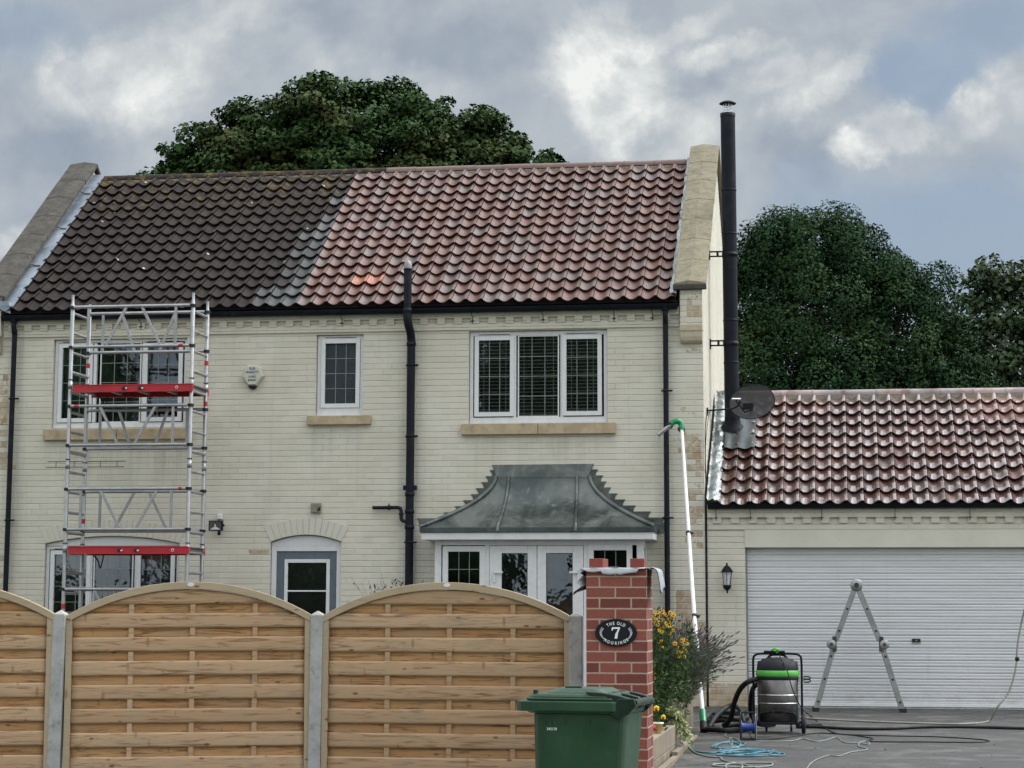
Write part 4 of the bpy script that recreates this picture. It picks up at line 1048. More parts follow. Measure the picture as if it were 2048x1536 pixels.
t = thing('alarm_box', 'cream burglar alarm box with blue and grey writing on the upper wall', 'alarm box', (-5.89,-.01,4.05))
oc = [(-6.034,4.20),(-6.005,4.315),(-5.96,4.350),(-5.82,4.350),(-5.775,4.315),(-5.740,4.20),(-5.835,4.075),(-5.945,4.075)]
c = MB(); cx_, cz_ = -5.888, 4.21
vs = [(a,-.002,b) for a,b in oc]+[(a,-.045,b) for a,b in oc]+[(cx_+(a-cx_)*.84,-.075,cz_+(b-cz_)*.86) for a,b in oc]
c.add(vs, [tuple(range(16,24))]+[(i,(i+1)%8,8+(i+1)%8,8+i) for i in range(8)]+[(8+i,8+(i+1)%8,16+(i+1)%8,16+i) for i in range(8)]); c.build('cover', 'alarm_cream', t, bevel=.004)
c = MB(); c.prism([(-5.945,4.074),(-5.835,4.074),(-5.855,4.04),(-5.888,4.03),(-5.925,4.04)], lambda a,b,dd:(a,dd,b), -.06, -.004); c.build('strobe_lens', 'plaque_slate', t)
c = MB(); text_mesh(c, 'R.A', .052, lambda p: (-5.888+p.x, -.0765-p.z, 4.285+p.y), .0006, .0012); text_mesh(c, 'MARRIOTT', .034, lambda p: (-5.888+p.x, -.0765-p.z, 4.243+p.y), .0006, .0008); c.build('lettering', 'lettering_blue', t)
c = MB(); text_mesh(c, '01427', .038, lambda p: (-5.888+p.x, -.0765-p.z, 4.180+p.y), .0006, .0006); text_mesh(c, '874447', .038, lambda p: (-5.888+p.x, -.0765-p.z, 4.135+p.y), .0006, .0006); c.build('lettering', 'lettering_dark', t)

t = thing('floodlight', 'small black floodlight with motion sensor beside the scaffold tower', 'floodlight', (-6.30,-.01,2.24))
c = MB(); c.box(-6.405,-6.225,-.17,-.10,2.185,2.315); c.build('housing', 'black_plastic', t, bevel=.006)
c = MB(); c.add([(-6.390,-.1705,2.197),(-6.240,-.1705,2.197),(-6.240,-.1705,2.303),(-6.390,-.1705,2.303)], [(0,1,2,3)]); c.build('glass', 'stainless', t)
c = MB(); c.add([(-6.385,-.172,2.20),(-6.245,-.172,2.20),(-6.30,-.173,2.235),(-6.33,-.173,2.235)], [(0,1,2,3)]); c.box(-6.322,-6.308,-.176,-.171,2.232,2.268); c.build('reflector', 'white_plastic', t)
c = MB(); c.lathe([(.018,0),(.022,.01),(.022,.04),(.012,.055)], (-6.270,-.14,2.128), n=14); c.tube([(-6.27,-.14,2.18),(-6.27,-.14,2.20)], .012, 8); c.box(-6.225,-6.205,-.15,-.12,2.24,2.27); c.build('sensor', 'black_plastic', t)
c = MB(); c.box(-6.325,-6.262,-.06,-.001,2.335,2.405); c.build('junction_box', 'white_plastic', t, bevel=.01)
c = MB(); c.tube([(-6.295,-.05,2.34),(-6.295,-.10,2.315)], .008, 6); c.build('stem', 'black_plastic', t)

t = thing('wall_lantern', 'black coach lantern on the wall next to the roller door', 'lantern', (.278,.0,1.43))
lx, ly = .278, -.115
c = MB(); c.lathe([(.088,1.655-1.43),(.080,.232),(.045,.285),(.012,.315),(.0,.318)], (lx,ly,1.43), n=6, caps=False); c.lathe([(.006,.315),(.012,.325),(.010,.338),(.0,.345)], (lx,ly,1.43), n=10, caps=False); c.build('cap', 'black_plastic', t)
c = MB()
for k in range(6): a = math.pi/6+2*math.pi*k/6; c.tube([(lx+.066*math.cos(a),ly+.066*math.sin(a),1.655),(lx+.045*math.cos(a),ly+.045*math.sin(a),1.495)], .0035, 5)
c.build('bars', 'black_plastic', t)
c = MB(); c.lathe([(.042,.065),(.062,.225)], (lx,ly,1.43), n=6, caps=False); c.build('glass', 'sky_lamp_glass', t)
c = MB(); c.lathe([(.0,-.015),(.012,0),(.045,.025),(.055,.06),(.048,.068),(.0,.07)], (lx,ly,1.43), n=12, caps=False); c.build('base_cup', 'black_plastic', t)
c = MB(); c.tube(bez([(lx,ly,1.44),(lx,ly+.03,1.40),(lx,ly+.09,1.44),(lx,.018,1.52)], 6), .009, 6); c.box(lx-.03,lx+.03,.004,.018,1.46,1.58); c.build('wall_arm', 'black_plastic', t)

# ================================================================== SCAFFOLD TOWER
tw = thing('scaffold_tower', 'aluminium scaffold tower with two red edged platforms in front of the left windows', 'scaffold tower', (-7.04,-1.2,-.02))
YF, YR = -1.52, -.90
XA, XB = -7.835, -6.262
RT = .025
tops = {(XA,YF): 5.10, (XB,YF): 5.10, (XA,YR): 5.07, (XB,YR): 5.08}
for (xx, yy), zt_ in tops.items():
    c = MB(); c.tube([(xx,yy,-.02),(xx,yy,zt_-.12),(xx,yy,zt_-.11),(xx,yy,zt_)], [RT,RT,.018,.018], 12); up_ = c.build('upright', 'aluminium', tw)
    for z in (4.02, 3.02, 1.98): c = MB(); c.lathe([(RT+.001,0),(RT+.004,.0),(RT+.004,.09),(RT+.001,.09)], (xx,yy,z-.11), n=12); c.build('socket', 'aluminium', up_); c = MB(); c.lathe([(RT+.006,0),(RT+.006,.012)], (xx,yy,z), n=12); c.build('seal_ring', 'dark_gasket', up_)
z = 4.87
while z > 0.1:
    for xx in (XA, XB):
        c = MB(); c.tube([(xx,YF,z),(xx,YR,z)], .018 if int(z*4) % 4 else .024, 8); c.build('rung', 'aluminium', tw)
    z -= .25
def claw(x, y, z): cl.lathe([(RT+.013,-.018),(RT+.013,.018)], (x,y,z), n=10)
levels = [(4.94, 4.435, 'A'), (3.69, 3.20, 'V'), (2.655, 2.155, 'V2'), (1.42, .92, 'V')]
for k, (z1, z0, kind) in enumerate(levels):
    for rear in (0, 1):
        y = YR if rear else YF; off = -.0 if rear else 0
        y_ = y-.035 if not rear else y-.03
        a, b2 = XA+.03, XB-.03
        W_ = b2-a
        c = MB(); c.tube([(a,y_,z1),(b2,y_,z1)], .021, 10); c.tube([(a,y_,z0),(b2,y_,z0)], .021, 10)
        def X(u): return a+W_*u
        def dg(u1, u0): c.bar((X(u1),y_,z1),(X(u0),y_,z0), .032, .022)
        if kind == 'A':
            if not rear: dg(.13,.13); dg(.88,.88); dg(.457,.28); dg(.585,.755)
            else: dg(.11,.11); dg(.275,.395); dg(.745,.61); dg(.89,.89)
        elif kind == 'V':
            if not rear: dg(.13,.13); dg(.25,.415); dg(.73,.55); dg(.877,.877)
            else: dg(.11,.11); dg(.27,.385); dg(.70,.585); dg(.87,.87)
        else:
            if not rear: dg(.27,.45); dg(.765,.58); dg(.88,.88); dg(.11,.11)
            else: dg(.43,.25); dg(.55,.72); dg(.13,.13)
        br_ = c.build('brace_frame', 'aluminium', tw)
        for zz in (z1, z0):
            for xx in (XA, XB): cl = MB(); claw(xx, y, zz); cl.build('claw', 'dark_gasket', br_)
        for q, (xx, zz) in enumerate(((X(.93 if k == 0 else .05), z0 if k == 0 else z1),)):
            if (k, rear) in ((0,0),(1,0)): s = MB(); s.tube([(xx-.03,y_,zz),(xx+.03,y_,zz)], .0225, 10); s.build('red_sleeve', 'red_paint', br_)
for (xx, yy, z) in ((XA,YR,4.27),(XB,YR,4.28),(XB,YR,3.76),(XA,YR,2.28),(XA,YF,1.21),(XB-.1,YF-.035,2.655)):
    s = MB()
    if xx == XB-.1: s.tube([(xx-.02,yy,z),(xx+.025,yy,z)], .0225, 10)
    else: s.lathe([(RT+.001,-.03),(RT+.001,.03)], (xx,yy,z), n=12)
    s.build('red_sleeve', 'red_paint', tw)
for zt2 in (3.955, 1.945):
    p = MB(); a, b2 = XA+.055, XB+.03
    p.box(a,b2,YF-.055,YF-.015,zt2-.095,zt2); p.box(a,b2,YF-.062,YF-.055,zt2-.012,zt2); p.box(a,b2,YF-.062,YF-.055,zt2-.095,zt2-.083)
    p.box(a,b2,YR+.0,YR+.04,zt2-.095,zt2)
    pf = p.build('platform', 'red_paint', tw, bevel=.003)
    p = MB(); p.box(a+.005,b2-.005,YF-.014,YR-.001,zt2-.03,zt2-.008); p.build('deck', 'dark_wood_deck', pf)
    for q in range(5): p = MB(); xx = a+.05+(b2-a-.1)*q/4; p.box(xx-.02,xx+.02,YF-.014,YR-.001,zt2-.07,zt2-.031); p.build('crossbar', 'aluminium', pf)
    for xx in (a+(b2-a)*.44, a+(b2-a)*.575):
        p = MB(); p.obox((xx-.012,YF-.064,zt2-.047),(1,0,.4),(0,1,0),(-.4,0,1),.05,.02,.03); p.build('latch', 'dark_gasket', pf)
        p = MB(); p.tube([(xx+.018,YF-.085,zt2-.052),(xx+.018,YF-.06,zt2-.052)], .011, 10); p.build('bolt', 'white_plastic', pf)
    p = MB(); p.tube([(XB-.17+.016*math.cos(2*math.pi*k/14),YF-.064,zt2-.047+.016*math.sin(2*math.pi*k/14)) for k in range(14)], .004, 6, closed=True); p.build('grommet', 'white_plastic', pf)
    p = MB(); p.tube(bez([(XA+.24,YR-.25,zt2-.10),(XA+.30,YR-.25,zt2-.17),(XA+.33,YR-.25,zt2-.26),(XA+.36,YR-.25,zt2-.16),(XA+.37,YR-.25,zt2-.09)], 6), .009, 6); p.build('wind_lock', 'dark_gasket', pf)
    p = MB()
    for q in (-.018,-.047,-.077): p.tube([(a-.004,YF-.05,zt2+q),(a-.004,YF-.02,zt2+q)], .008, 8)
    p.build('end_bolt', 'aluminium', pf)

# ================================================================== FENCE
def fence_panel(W, label, loc, rz, ry, seed):
    random.seed(seed)
    t = thing('arched_fence', label, 'fence panel', loc, rz, 'arched timber panels of the front fence', ry)
    Zs, Zc, B = 1.14, 1.385, -.15
    def arc(x): u = 2*x/W-1; return Zs+(Zc-Zs)*(math.sqrt(max(0, 1.9**2-u*u))-math.sqrt(1.9**2-1))/(1.9-math.sqrt(1.9**2-1))
    top = MB(); top.cur = (random.random(), random.random(), random.random())
    N = 28; vs = []
    for i in range(N+1):
        x = -.0+W*i/N; z = arc(x); vs += [(x,-.038,z-.055),(x,.030,z-.055),(x,.030,z),(x,-.038,z)]
    fs = [(4*i+k, 4*i+(k+1)%4, 4*i+4+(k+1)%4, 4*i+4+k) for i in range(N) for k in range(4)]+[(0,1,2,3),(4*N+3,4*N+2,4*N+1,4*N)]
    top.add(vs, fs); top.build('arched_rail', 'fence_frame_wood', t, local=True, attr='board', bevel=.004)
    for xx in (0.002, W-.047):
        s = MB(); s.cur = (random.random(),)*3; s.prism([(xx,B),(xx+.045,B),(xx+.045,arc(xx+.045)-.056),(xx,arc(xx)-.056)], lambda a,b,dd:(a,dd,b), -.034, .026); s.build('stile', 'fence_frame_wood', t, local=True, attr='board', bevel=.003)
    def board(x0, x1, z0, z1, y0, bow, th=.009):
        bd_ = MB(); bd_.cur = (random.random(), random.random(), random.random())
        nx = 26; prof = [(0,0),(.15,.55),(.5,1),(.85,.55),(1,0)]
        def zc(x, z): return min(z, arc(x)-.057)
        rows = []
        for u, b in prof: rows.append([(x0+(x1-x0)*i/nx, y0-bow*b, zc(x0+(x1-x0)*i/nx, z0+(z1-z0)*u)) for i in range(nx+1)])
        back = [[(p[0], y0+th, p[2]) for p in rows[0]], [(p[0], y0+th, p[2]) for p in rows[-1]]]
        allr = rows+[back[1], back[0]]
        vs = [p for r in allr for p in r]; K = nx+1; R_ = len(allr)
        fs = [(r*K+i, r*K+i+1, ((r+1)%R_)*K+i+1, ((r+1)%R_)*K+i) for r in range(R_) for i in range(nx)]
        fs += [tuple(r*K for r in range(R_)), tuple(r*K+nx for r in range(R_))[::-1]]
        # keep only the stretch under the arch
        bd_.smooth = True
        bd_.add(vs, fs); return bd_
    per = .1725
    k = 0; z = 1.155
    while z > B+.02:
        z1 = z; z0 = z-.105
        xs = [0.047, W-.047]
        board(xs[0], xs[1], max(z0,B), z1, -.020, .002).build('front_board', 'fence_wood', t, local=True, attr='board')
        z -= per
    z = 1.155+per
    while z < Zc:
        half = [x for x in np.linspace(.05, W-.05, 120) if arc(x)-.057 > z-.105+.004]
        if half:
            board(half[0], half[-1], z-.105, z, -.020, .002).build('front_board', 'fence_wood', t, local=True, attr='board')
        z += per
    z = 1.155+.02-.105+.085+per
    z = 1.155+per-.090
    zz = z
    while zz > B+.03:
        zt_ = zz+.0; zb = zz-.100
        half = [x for x in np.linspace(.048, W-.048, 120) if arc(x)-.057 > zb+.004]
        if half: board(half[0], half[-1], max(zb,B), zt_, .002, .002).build('rear_board', 'fence_wood_back', t, local=True, attr='board')
        zz -= per
    for u in (.265, .515, .77):
        s = MB(); s.cur = (random.random(),)*3; s.box(W*u-.018, W*u+.018, -.019, .0, B, arc(W*u)-.057); s.build('batten', 'fence_wood', t, local=True, attr='board')
    s = MB(); s.lathe([(.026,0),(.024,.003)], (W*.5+.01,-.0385,Zc-.022), (0,-1,0), 16)
    tg = s.build('maker_tag', 'white_plastic', t, local=True); tg.scale = (1,1,.55); tg.location = (0,0,(Zc-.022)*.45)
    return t
fence_panel(1.845, 'timber fence panel directly left of the brick pier, behind the green bin', (-2.086,-11.60,0.0), 0, 0, 3)
fence_panel(1.795, 'complete timber fence panel in front of the scaffold tower, tilted a little', (-3.925,-11.97,-.008), math.atan2(.37,1.757), R(-.5), 11)
fence_panel(1.83, 'timber fence panel cut by the left edge of the picture', (-5.815,-12.32,.0), math.atan2(.33,1.80), R(-.35), 19)
random.seed(5)
def post(x, y, label, wd=.092, ztop=1.145, lean=0.0, dark=False):
    t = MB(); h = wd/2
    z0 = gz_(y)-.02
    vs = [(-h-lean,-h,z0),(h-lean,-h,z0),(h-lean,h,z0),(-h-lean,h,z0),(-h,-h,ztop),(h,-h,ztop),(h,h,ztop),(-h,h,ztop),(0,0,ztop+.033)]
    t.add(vs, [(0,1,5,4),(1,2,6,5),(2,3,7,6),(3,0,4,7),(4,5,8),(5,6,8),(6,7,8),(7,4,8),(0,3,2,1)])
    o = t.build('fence_post', 'concrete_post', bevel=.006); o.location = (x,y,0)
    return tag(o, label, 'fence post', 'concrete posts of the front fence')
post(-3.972, -11.985, 'concrete post below the scaffold tower foot, between two timber panels', lean=.018)
post(-2.128, -11.60, 'concrete post in front of the grey front door, between two timber panels', lean=.006)
post(-.203, -11.60, 'weathered concrete post standing against the red brick pier', .098, 1.142)

# ================================================================== BRICK PIER
pier = MB()
PX0, PX1, PY0, PY1 = -.082, .349, -12.0, -11.57
pier.box(PX0, PX1, PY0, PY1, -.30, 1.478)
po = pier.build('brick_pier', 'pier_brick'); 
tag(po, 'new red brick gate pier with pale mortar carrying an oval house sign', 'brick pier')
def loose(x, y, label, rz=0):
    b = MB(); b.box(-.05,.05,-.1075,.1075,0,.065); o = b.build('brick', 'loose_brick', bevel=.004)
    o.location = (x, y, 1.478+.008); o.rotation_euler = (0,0,rz); tag(o, label, 'brick', 'loose bricks holding down the sheet')
    return o
loose(-.015, -11.80, 'left loose red brick weighing down the sheet on the pier', R(-4))
loose(.270, -11.80, 'right loose red brick weighing down the sheet on the pier', R(1))
sh = thing('plastic_sheet', 'silver and black damp proof sheet draped over the brick pier', 'plastic sheet', (.13,-11.8,1.48))
c = MB(); c.smooth = True
def sheet(i, j):
    x = PX0-.03+(PX1-PX0+.06)*i; y = PY0-.012+(PY1-PY0+.03)*j
    z = 1.484+.003*math.sin(i*17)+.002*math.sin(j*9+i*5)
    return (x,y,z)
c.grid(sheet, 16, 6)
def front(i, j):
    x = PX0-.03+(PX1-PX0+.02)*i
    h = np.interp(i, [0,.1,.2,.31,.33,.45,.56,.58,.72,.87,.88,1], [.012,.03,.034,.024,.045,.050,.044,.052,.040,.034,.010,.006])
    return (x, PY0-.012-.012*j-.004*math.sin(i*19+1), 1.484-h*j)
c.grid(front, 30, 3)
c.build('sheet_top', 'membrane', sh, solid=.003)
c = MB(); c.smooth = True
def rflap(i, j):     # stiff flap curling off the right side
    a = j*1.75; r_ = .062
    x = PX1+.022+r_*math.sin(a)+(.03*max(0,j-.7)); z = 1.484-r_*(1-math.cos(a))*1.0-max(0,j-.55)*.22*(1-.45*abs(i-.3))
    return (x+.012*math.sin(i*9)*j, PY0-.005+.40*(i*(1-.55*max(0,j-.5))+(.12*max(0,j-.5))), z+.004*math.sin(i*21)-.05*max(0,j-.6)*math.sin(i*14))
c.grid(rflap, 10, 12); c.build('right_flap', 'membrane_black', sh, solid=.003)
c = MB(); c.smooth = True
c.grid(lambda i,j: (rflap(i,j)[0]+.003, rflap(i,j)[1], rflap(i,j)[2]+.0035), 10, 12); c.build('right_flap_face', 'membrane', sh)
c = MB()
c.add([(PX0-.02,PY0-.005,1.482),(PX0-.065,PY0-.03,1.462),(PX0-.042,PY0-.02,1.446),(PX0-.008,PY0-.004,1.468)], [(0,1,2,3)])
c.add([(PX0-.006,PY0+.02,1.455),(PX0-.060,PY0-.01,1.392),(PX0-.040,PY0+.0,1.345),(PX0-.006,PY0+.05,1.345),(PX0-.004,PY0+.10,1.40)], [(0,1,2,3,4)])
c.build('left_fold', 'membrane', sh, solid=.004)
c = MB()
c.add([(PX0-.004,PY0+.02,1.360),(PX0-.035,PY0+.0,1.350),(PX0-.085,PY0-.03,1.312),(PX0-.092,PY0-.03,1.290),(PX0-.06,PY0-.02,1.312),(PX0-.004,PY0+.03,1.332)], [(0,1,2,5),(2,3,4,5)])
c.add([(PX0-.002,PY0+.0,1.478),(PX0-.05,PY0-.02,1.455),(PX0-.035,PY0-.01,1.44),(PX0-.002,PY0+.05,1.42)], [(0,1,2,3)])
c.build('left_tail', 'membrane_black', sh, solid=.004)

sg = thing('house_sign', 'black oval sign reading THE OLD 7 MOORINGS on the brick pier', 'house sign', (.130,-12.0,1.028))
c = MB(); E_ = [(.130+.148*math.cos(2*math.pi*k/48), 1.028+.098*math.sin(2*math.pi*k/48)) for k in range(48)]
c.prism(E_, lambda a,b,dd:(a,dd,b), -12.014, -12.0005); c.build('plaque', 'plaque_slate', sg, bevel=.002)
c = MB()
def arc_text(s, size, rx, rz, a0, a1, inward, serif=True):
    # letters spaced along an ellipse arc
    ws = {'I':.42,' ':.42,'M':1.15,'O':1.02,'G':1.0,'N':1.0,'L':.8,'E':.85,'H':1.0,'T':.88,'D':1.0,'R':.92,'S':.82}
    tot = sum(ws.get(q,.9) for q in s); acc = 0
    for q in s:
        wq = ws.get(q,.9); u = (acc+wq/2)/tot; acc += wq
        if q == ' ': continue
        a = a0+(a1-a0)*u
        px, pz = .130+rx*math.cos(a), 1.028+rz*math.sin(a)
        # upright direction follows the ellipse normal
        nx_, nz2 = math.cos(a)/rx, math.sin(a)/rz; l_ = math.hypot(nx_, nz2); nx_, nz2 = nx_/l_, nz2/l_
        if inward: nx_, nz2 = -nx_, -nz2
        tx, tz2 = nz2, -nx_
        text_mesh(c, q, size, lambda p: (px+tx*p.x*.80+nx_*(p.y-size*.35), -12.0152-p.z, pz+tz2*p.x*.80+nz2*(p.y-size*.35)), .0008, .0005)
arc_text('THE OLD', .031, .096, .067, R(134), R(46), False)
arc_text('MOORINGS', .030, .106, .072, R(216), R(324), True)
c.prism([(.100,1.060),(.104,1.067),(.158,1.067),(.158,1.058),(.146,1.030),(.139,.987),(.120,.987),(.126,1.020),(.146,1.055),(.110,1.055),(.106,1.042),(.100,1.042)], lambda a,b,dd:(a,dd,b), -12.0165, -12.0145)
for sgn in (-1, 1):
    for k in range(9):
        a = R(28-9.5*k); rx_, rz_ = .108, .066
        px, pz = .130+sgn*rx_*math.cos(a), 1.026+rz_*math.sin(a)
        for q in (-1, 1):
            c.obox((px+q*.004*sgn,-12.0153,pz+.003*q),(math.cos(a+q*.9)*sgn,0,math.sin(a+q*.9)),(0,1,0),(-math.sin(a+q*.9)*sgn,0,math.cos(a+q*.9)),.012,.0012,.0035)
c.build('lettering', 'lettering_white', sg)

# ================================================================== WHEELIE BIN  (local: x from front rim to hinge, y depth)
bn = thing('wheelie_bin', 'dark green wheelie bin standing in front of the brick pier', 'wheelie bin', (-.150,-14.86,-.262), R(-6))
H = .875+.262-.262
def taper(mb, z0, z1, a, b):
    (x0,x1,y0,y1), (X0_,X1_,Y0_,Y1_) = a, b
    def ring(x0,x1,y0,y1,z,r=.05,k=4):
        out = []
        for cx3, cy3, s0 in ((x1-r,y0+r,-90),(x1-r,y1-r,0),(x0+r,y1-r,90),(x0+r,y0+r,180)):
            for q in range(k+1): aa = R(s0+90*q/k); out.append((cx3+r*math.cos(aa), cy3+r*math.sin(aa), z))
        return out
    ra, rb2 = ring(x0,x1,y0,y1,z0), ring(X0_,X1_,Y0_,Y1_,z1); K = len(ra)
    mb.smooth = False
    mb.add(ra+rb2, [tuple(range(K))[::-1], tuple(range(K,2*K))]+[(i,(i+1)%K,K+(i+1)%K,K+i) for i in range(K)])
ZB = .262
body = MB(); taper(body, ZB-.22, ZB+.60, (.10,.575,.06,.50), (.090,.640,.02,.545)); taper(body, ZB+.601, ZB+.628, (.060,.650,.01,.555), (.035,.655,.0,.56))
bo = body.build('body', 'green_plastic', bn, local=True, bevel=.006)
rim = MB(); taper(rim, ZB+.612, ZB+.672, (.0,.60,-.02,.58), (.0,.60,-.02,.58)); rim.build('rim', 'green_plastic', bn, local=True, bevel=.008)
lid = MB()
taper(lid, ZB+.673, ZB+.690, (.052,.585,-.012,.572), (.052,.585,-.012,.572))
taper(lid, ZB+.6905, ZB+.712, (.058,.575,-.006,.566), (.085,.56,.01,.55))
taper(lid, ZB+.7125, ZB+.738, (.155,.52,.06,.50), (.20,.48,.10,.46))
lo = lid.build('lid', 'green_plastic', bn, local=True, bevel=.008)
hn = MB(); hn.box(.095,.118,.02,.06,ZB+.70,ZB+.733); hn.build('lid_lug', 'dark_green_plastic', bn, local=True, bevel=.004)
hn = MB(); hn.box(.24,.34,.20,.22,ZB+.738,ZB+.750); hn.build('lid_handle', 'green_plastic', bn, local=True, bevel=.004)
for yy in (.0, .25, .49):
    hg = MB(); hg.smooth = True
    P3 = [(.40,ZB+.728),(.50,ZB+.722),(.60,ZB+.706),(.665,ZB+.690),(.700,ZB+.668),(.700,ZB+.640),(.672,ZB+.625),(.63,ZB+.640),(.56,ZB+.672),(.44,ZB+.70)]
    hg.smooth = False; hg.prism(P3, lambda a,b,dd:(a,dd,b), yy, yy+.045); hg.build('hinge_arm', 'dark_green_plastic', bn, local=True, bevel=.006)
    hg = MB(); hg.tube([(.672,yy-.006,ZB+.660),(.672,yy+.052,ZB+.660)], .012, 10); hg.build('hinge_pin', 'dark_green_plastic', bn, local=True)
hb = MB(); hb.tube([(.685,.02,ZB+.663),(.685,.53,ZB+.663)], .0215, 14); hb.build('handle_bar', 'dark_green_plastic', bn, local=True)
for yy in (-.005,.515): hb = MB(); hb.prism([(.55,ZB+.60),(.60,ZB+.69),(.69,ZB+.69),(.705,ZB+.65),(.66,ZB+.60),(.60,ZB+.57)], lambda a,b,dd:(a,dd,b), yy, yy+.022); hb.build('handle_bracket', 'dark_green_plastic', bn, local=True, bevel=.005)
rb5 = MB()
for xx in (.17,.205,.285,.43): rb5.box(xx,xx+.004,.0215,.0405,ZB+.535,ZB+.60)
rb5.build('rib', 'dark_green_plastic', bn, local=True)
ax = MB(); ax.tube([(.60,.03,.10),(.60,.53,.10)], .012, 8); ax.build('axle', 'cane', bn, local=True)
for yy in (.01,.505): wv_ = MB(); wv_.lathe([(.04,0),(.10,.004),(.10,.042),(.04,.046)], (.60,yy,.10), (0,1,0), 20); wv_.build('wheel', 'black_plastic', bn, local=True)
c = MB(); text_mesh(c, '242170', .020, lambda p: (.205+p.x, .026-.0018-p.z, ZB+.505+p.y), .0012, .0004)
c.build('lettering', 'lettering_white', bn, local=True)

# ================================================================== PLANTERS
def planter(x0, x1, y0, y1, ztop, label, courses):
    t = thing('planter', label, 'planter', ((x0+x1)/2, y0, gz_(y0)), 0, 'sleeper planters along the drive')
    zb = gz_(y0)-.03
    hh = (ztop-zb)/courses
    for k in range(courses):
        for (a, b2, c0, c1) in ((x1-.10,x1,y0,y1), (x0,x0+.10,y0,y1), (x0+.101,x1-.101,y0,y0+.10), (x0+.101,x1-.101,y1-.10,y1)):
            s = MB(); s.cur = (random.random(), random.random(), random.random()); j = random.uniform(-.003,.003)
            s.box(a+j, b2+j, c0, c1, zb+hh*k+.002, zb+hh*(k+1)-.002); s.build('sleeper', 'sleeper_wood', t, attr='board', bevel=.006)
    s = MB(); s.box(x0+.10,x1-.10,y0+.10,y1-.10,zb,ztop-.03); s.build('soil', 'soil', t)
    return t
planter(-.75, .145, -11.3, -6.60, .130, 'front weathered timber planter running back from the brick pier', 2)
planter(-.75, .085, -5.35, -3.6, .300, 'taller timber planter behind, below the lavender', 2)
s = MB(); s.cur = (.2,.5,.8); s.box(.17,.225,-11.3,-7.6,-.20,-.105); s.box(.165,.22,-7.59,-4.9,-.14,-.072)
tag(s.build('timber_edging', 'sleeper_wood', attr='board', bevel=.005), 'low timber edging strip between front planter and tarmac', 'edging')

# ------------------------------------------------------------------ foliage
def leaves(name, mat, parent, pts, nrm, size, aspect=.75, jitter=.5, bend=.15, along=None):
    pts = np.asarray(pts, float); N = len(pts)
    nr = nrm+rng.normal(size=(N,3))*jitter; nr /= np.linalg.norm(nr, axis=1)[:,None]
    if along is None: tv = rng.normal(size=(N,3))
    else: tv = along+rng.normal(size=(N,3))*.35
    tv -= nr*(tv*nr).sum(1)[:,None]; tv /= np.linalg.norm(tv, axis=1)[:,None]
    bv = np.cross(nr, tv)
    s = (size*rng.uniform(.6,1.3,N))[:,None]
    V = np.empty((N,4,3))
    V[:,0] = pts-tv*s*.5; V[:,1] = pts+bv*s*aspect*.5+nr*s*bend; V[:,2] = pts+tv*s*.5-nr*s*bend*.6; V[:,3] = pts-bv*s*aspect*.5+nr*s*bend
    if parent is not None: V -= np.array(world_loc(parent))
    me = bpy.data.meshes.new(name)
    me.vertices.add(4*N); me.vertices.foreach_set('co', V.ravel())
    me.loops.add(4*N); me.loops.foreach_set('vertex_index', np.arange(4*N))
    me.polygons.add(N); me.polygons.foreach_set('loop_start', np.arange(N)*4); me.polygons.foreach_set('loop_total', np.full(N,4))
    me.update(); me.validate()
    me.materials.append(MATS[mat])
    o = bpy.data.objects.new(name, me); COL.objects.link(o)
    if parent is not None: o.parent = parent
    return o
def sph(N):
    v = rng.normal(size=(N,3)); return v/np.linalg.norm(v, axis=1)[:,None]
def tree(name, label, base, lobes, leafm, leafs, dens, clump, trunk_r=.25, up=.9, core=.35, flat=.75, squash=.8):
    t = thing(name, label, 'tree', base)
    P, Nn = [], []
    for (lx, ly, lz, lr) in lobes:
        c = np.array([lx, ly, lz])
        ncl = max(6, int(3.2*(lr/clump)**2))
        d_ = sph(ncl); rad = lr*rng.uniform(.62,1.02,ncl)[:,None]
        cc = c+d_*rad*np.array([1,1,.95])
        ncr = max(2, int(ncl*core)); 
        for q, ccq in enumerate(cc):
            cr_ = clump*rng.uniform(.55,1.25)
            n_ = int(dens*(cr_/clump)**2)
            v = sph(n_); v[:,2] = v[:,2]*.75+.12
            rr = cr_*rng.uniform(.35,1.0,n_)[:,None]**.6
            pp = ccq+v*rr*np.array([1,1,squash])
            P.append(pp); o_ = (pp-c); o_ /= np.linalg.norm(o_, axis=1)[:,None]
            Nn.append(o_*.55+v*.45+np.array([0,0,up]))
        v = sph(int(dens*ncl*.35)); P.append(c+v*lr*rng.uniform(.1,.8,len(v))[:,None]); Nn.append(v+np.array([0,0,.3]))
    P = np.concatenate(P); Nn = np.concatenate(Nn); Nn /= np.linalg.norm(Nn, axis=1)[:,None]
    leaves('crown', leafm, t, P, Nn, leafs, flat, .45)
    cz = sum(l[2] for l in lobes)/len(lobes); cx3 = sum(l[0] for l in lobes)/len(lobes); cy3 = sum(l[1] for l in lobes)/len(lobes)
    tr = MB(); zmid = base[2]+(cz-base[2])*.55
    tr.tube(bez([base,(base[0]+.1,base[1],(base[2]+zmid)/2),(cx3,cy3,zmid),(cx3,cy3,cz)], 6), [trunk_r*(1-.6*i/18) for i in range(19)], 10)
    tr.build('trunk', 'bark', t)
    for (lx, ly, lz, lr) in lobes[:9]:
        tr = MB(); st_ = Vector((cx3,cy3,zmid-.2+.3*random.random())); en = Vector((lx,ly,lz+lr*.3)); md_ = (st_+en)/2+Vector((0,0,-.3))
        tr.tube(bez([st_, md_, en], 6), [trunk_r*.42*(1-.85*i/12) for i in range(13)], 7); tr.build('limb', 'bark', t)
    return t
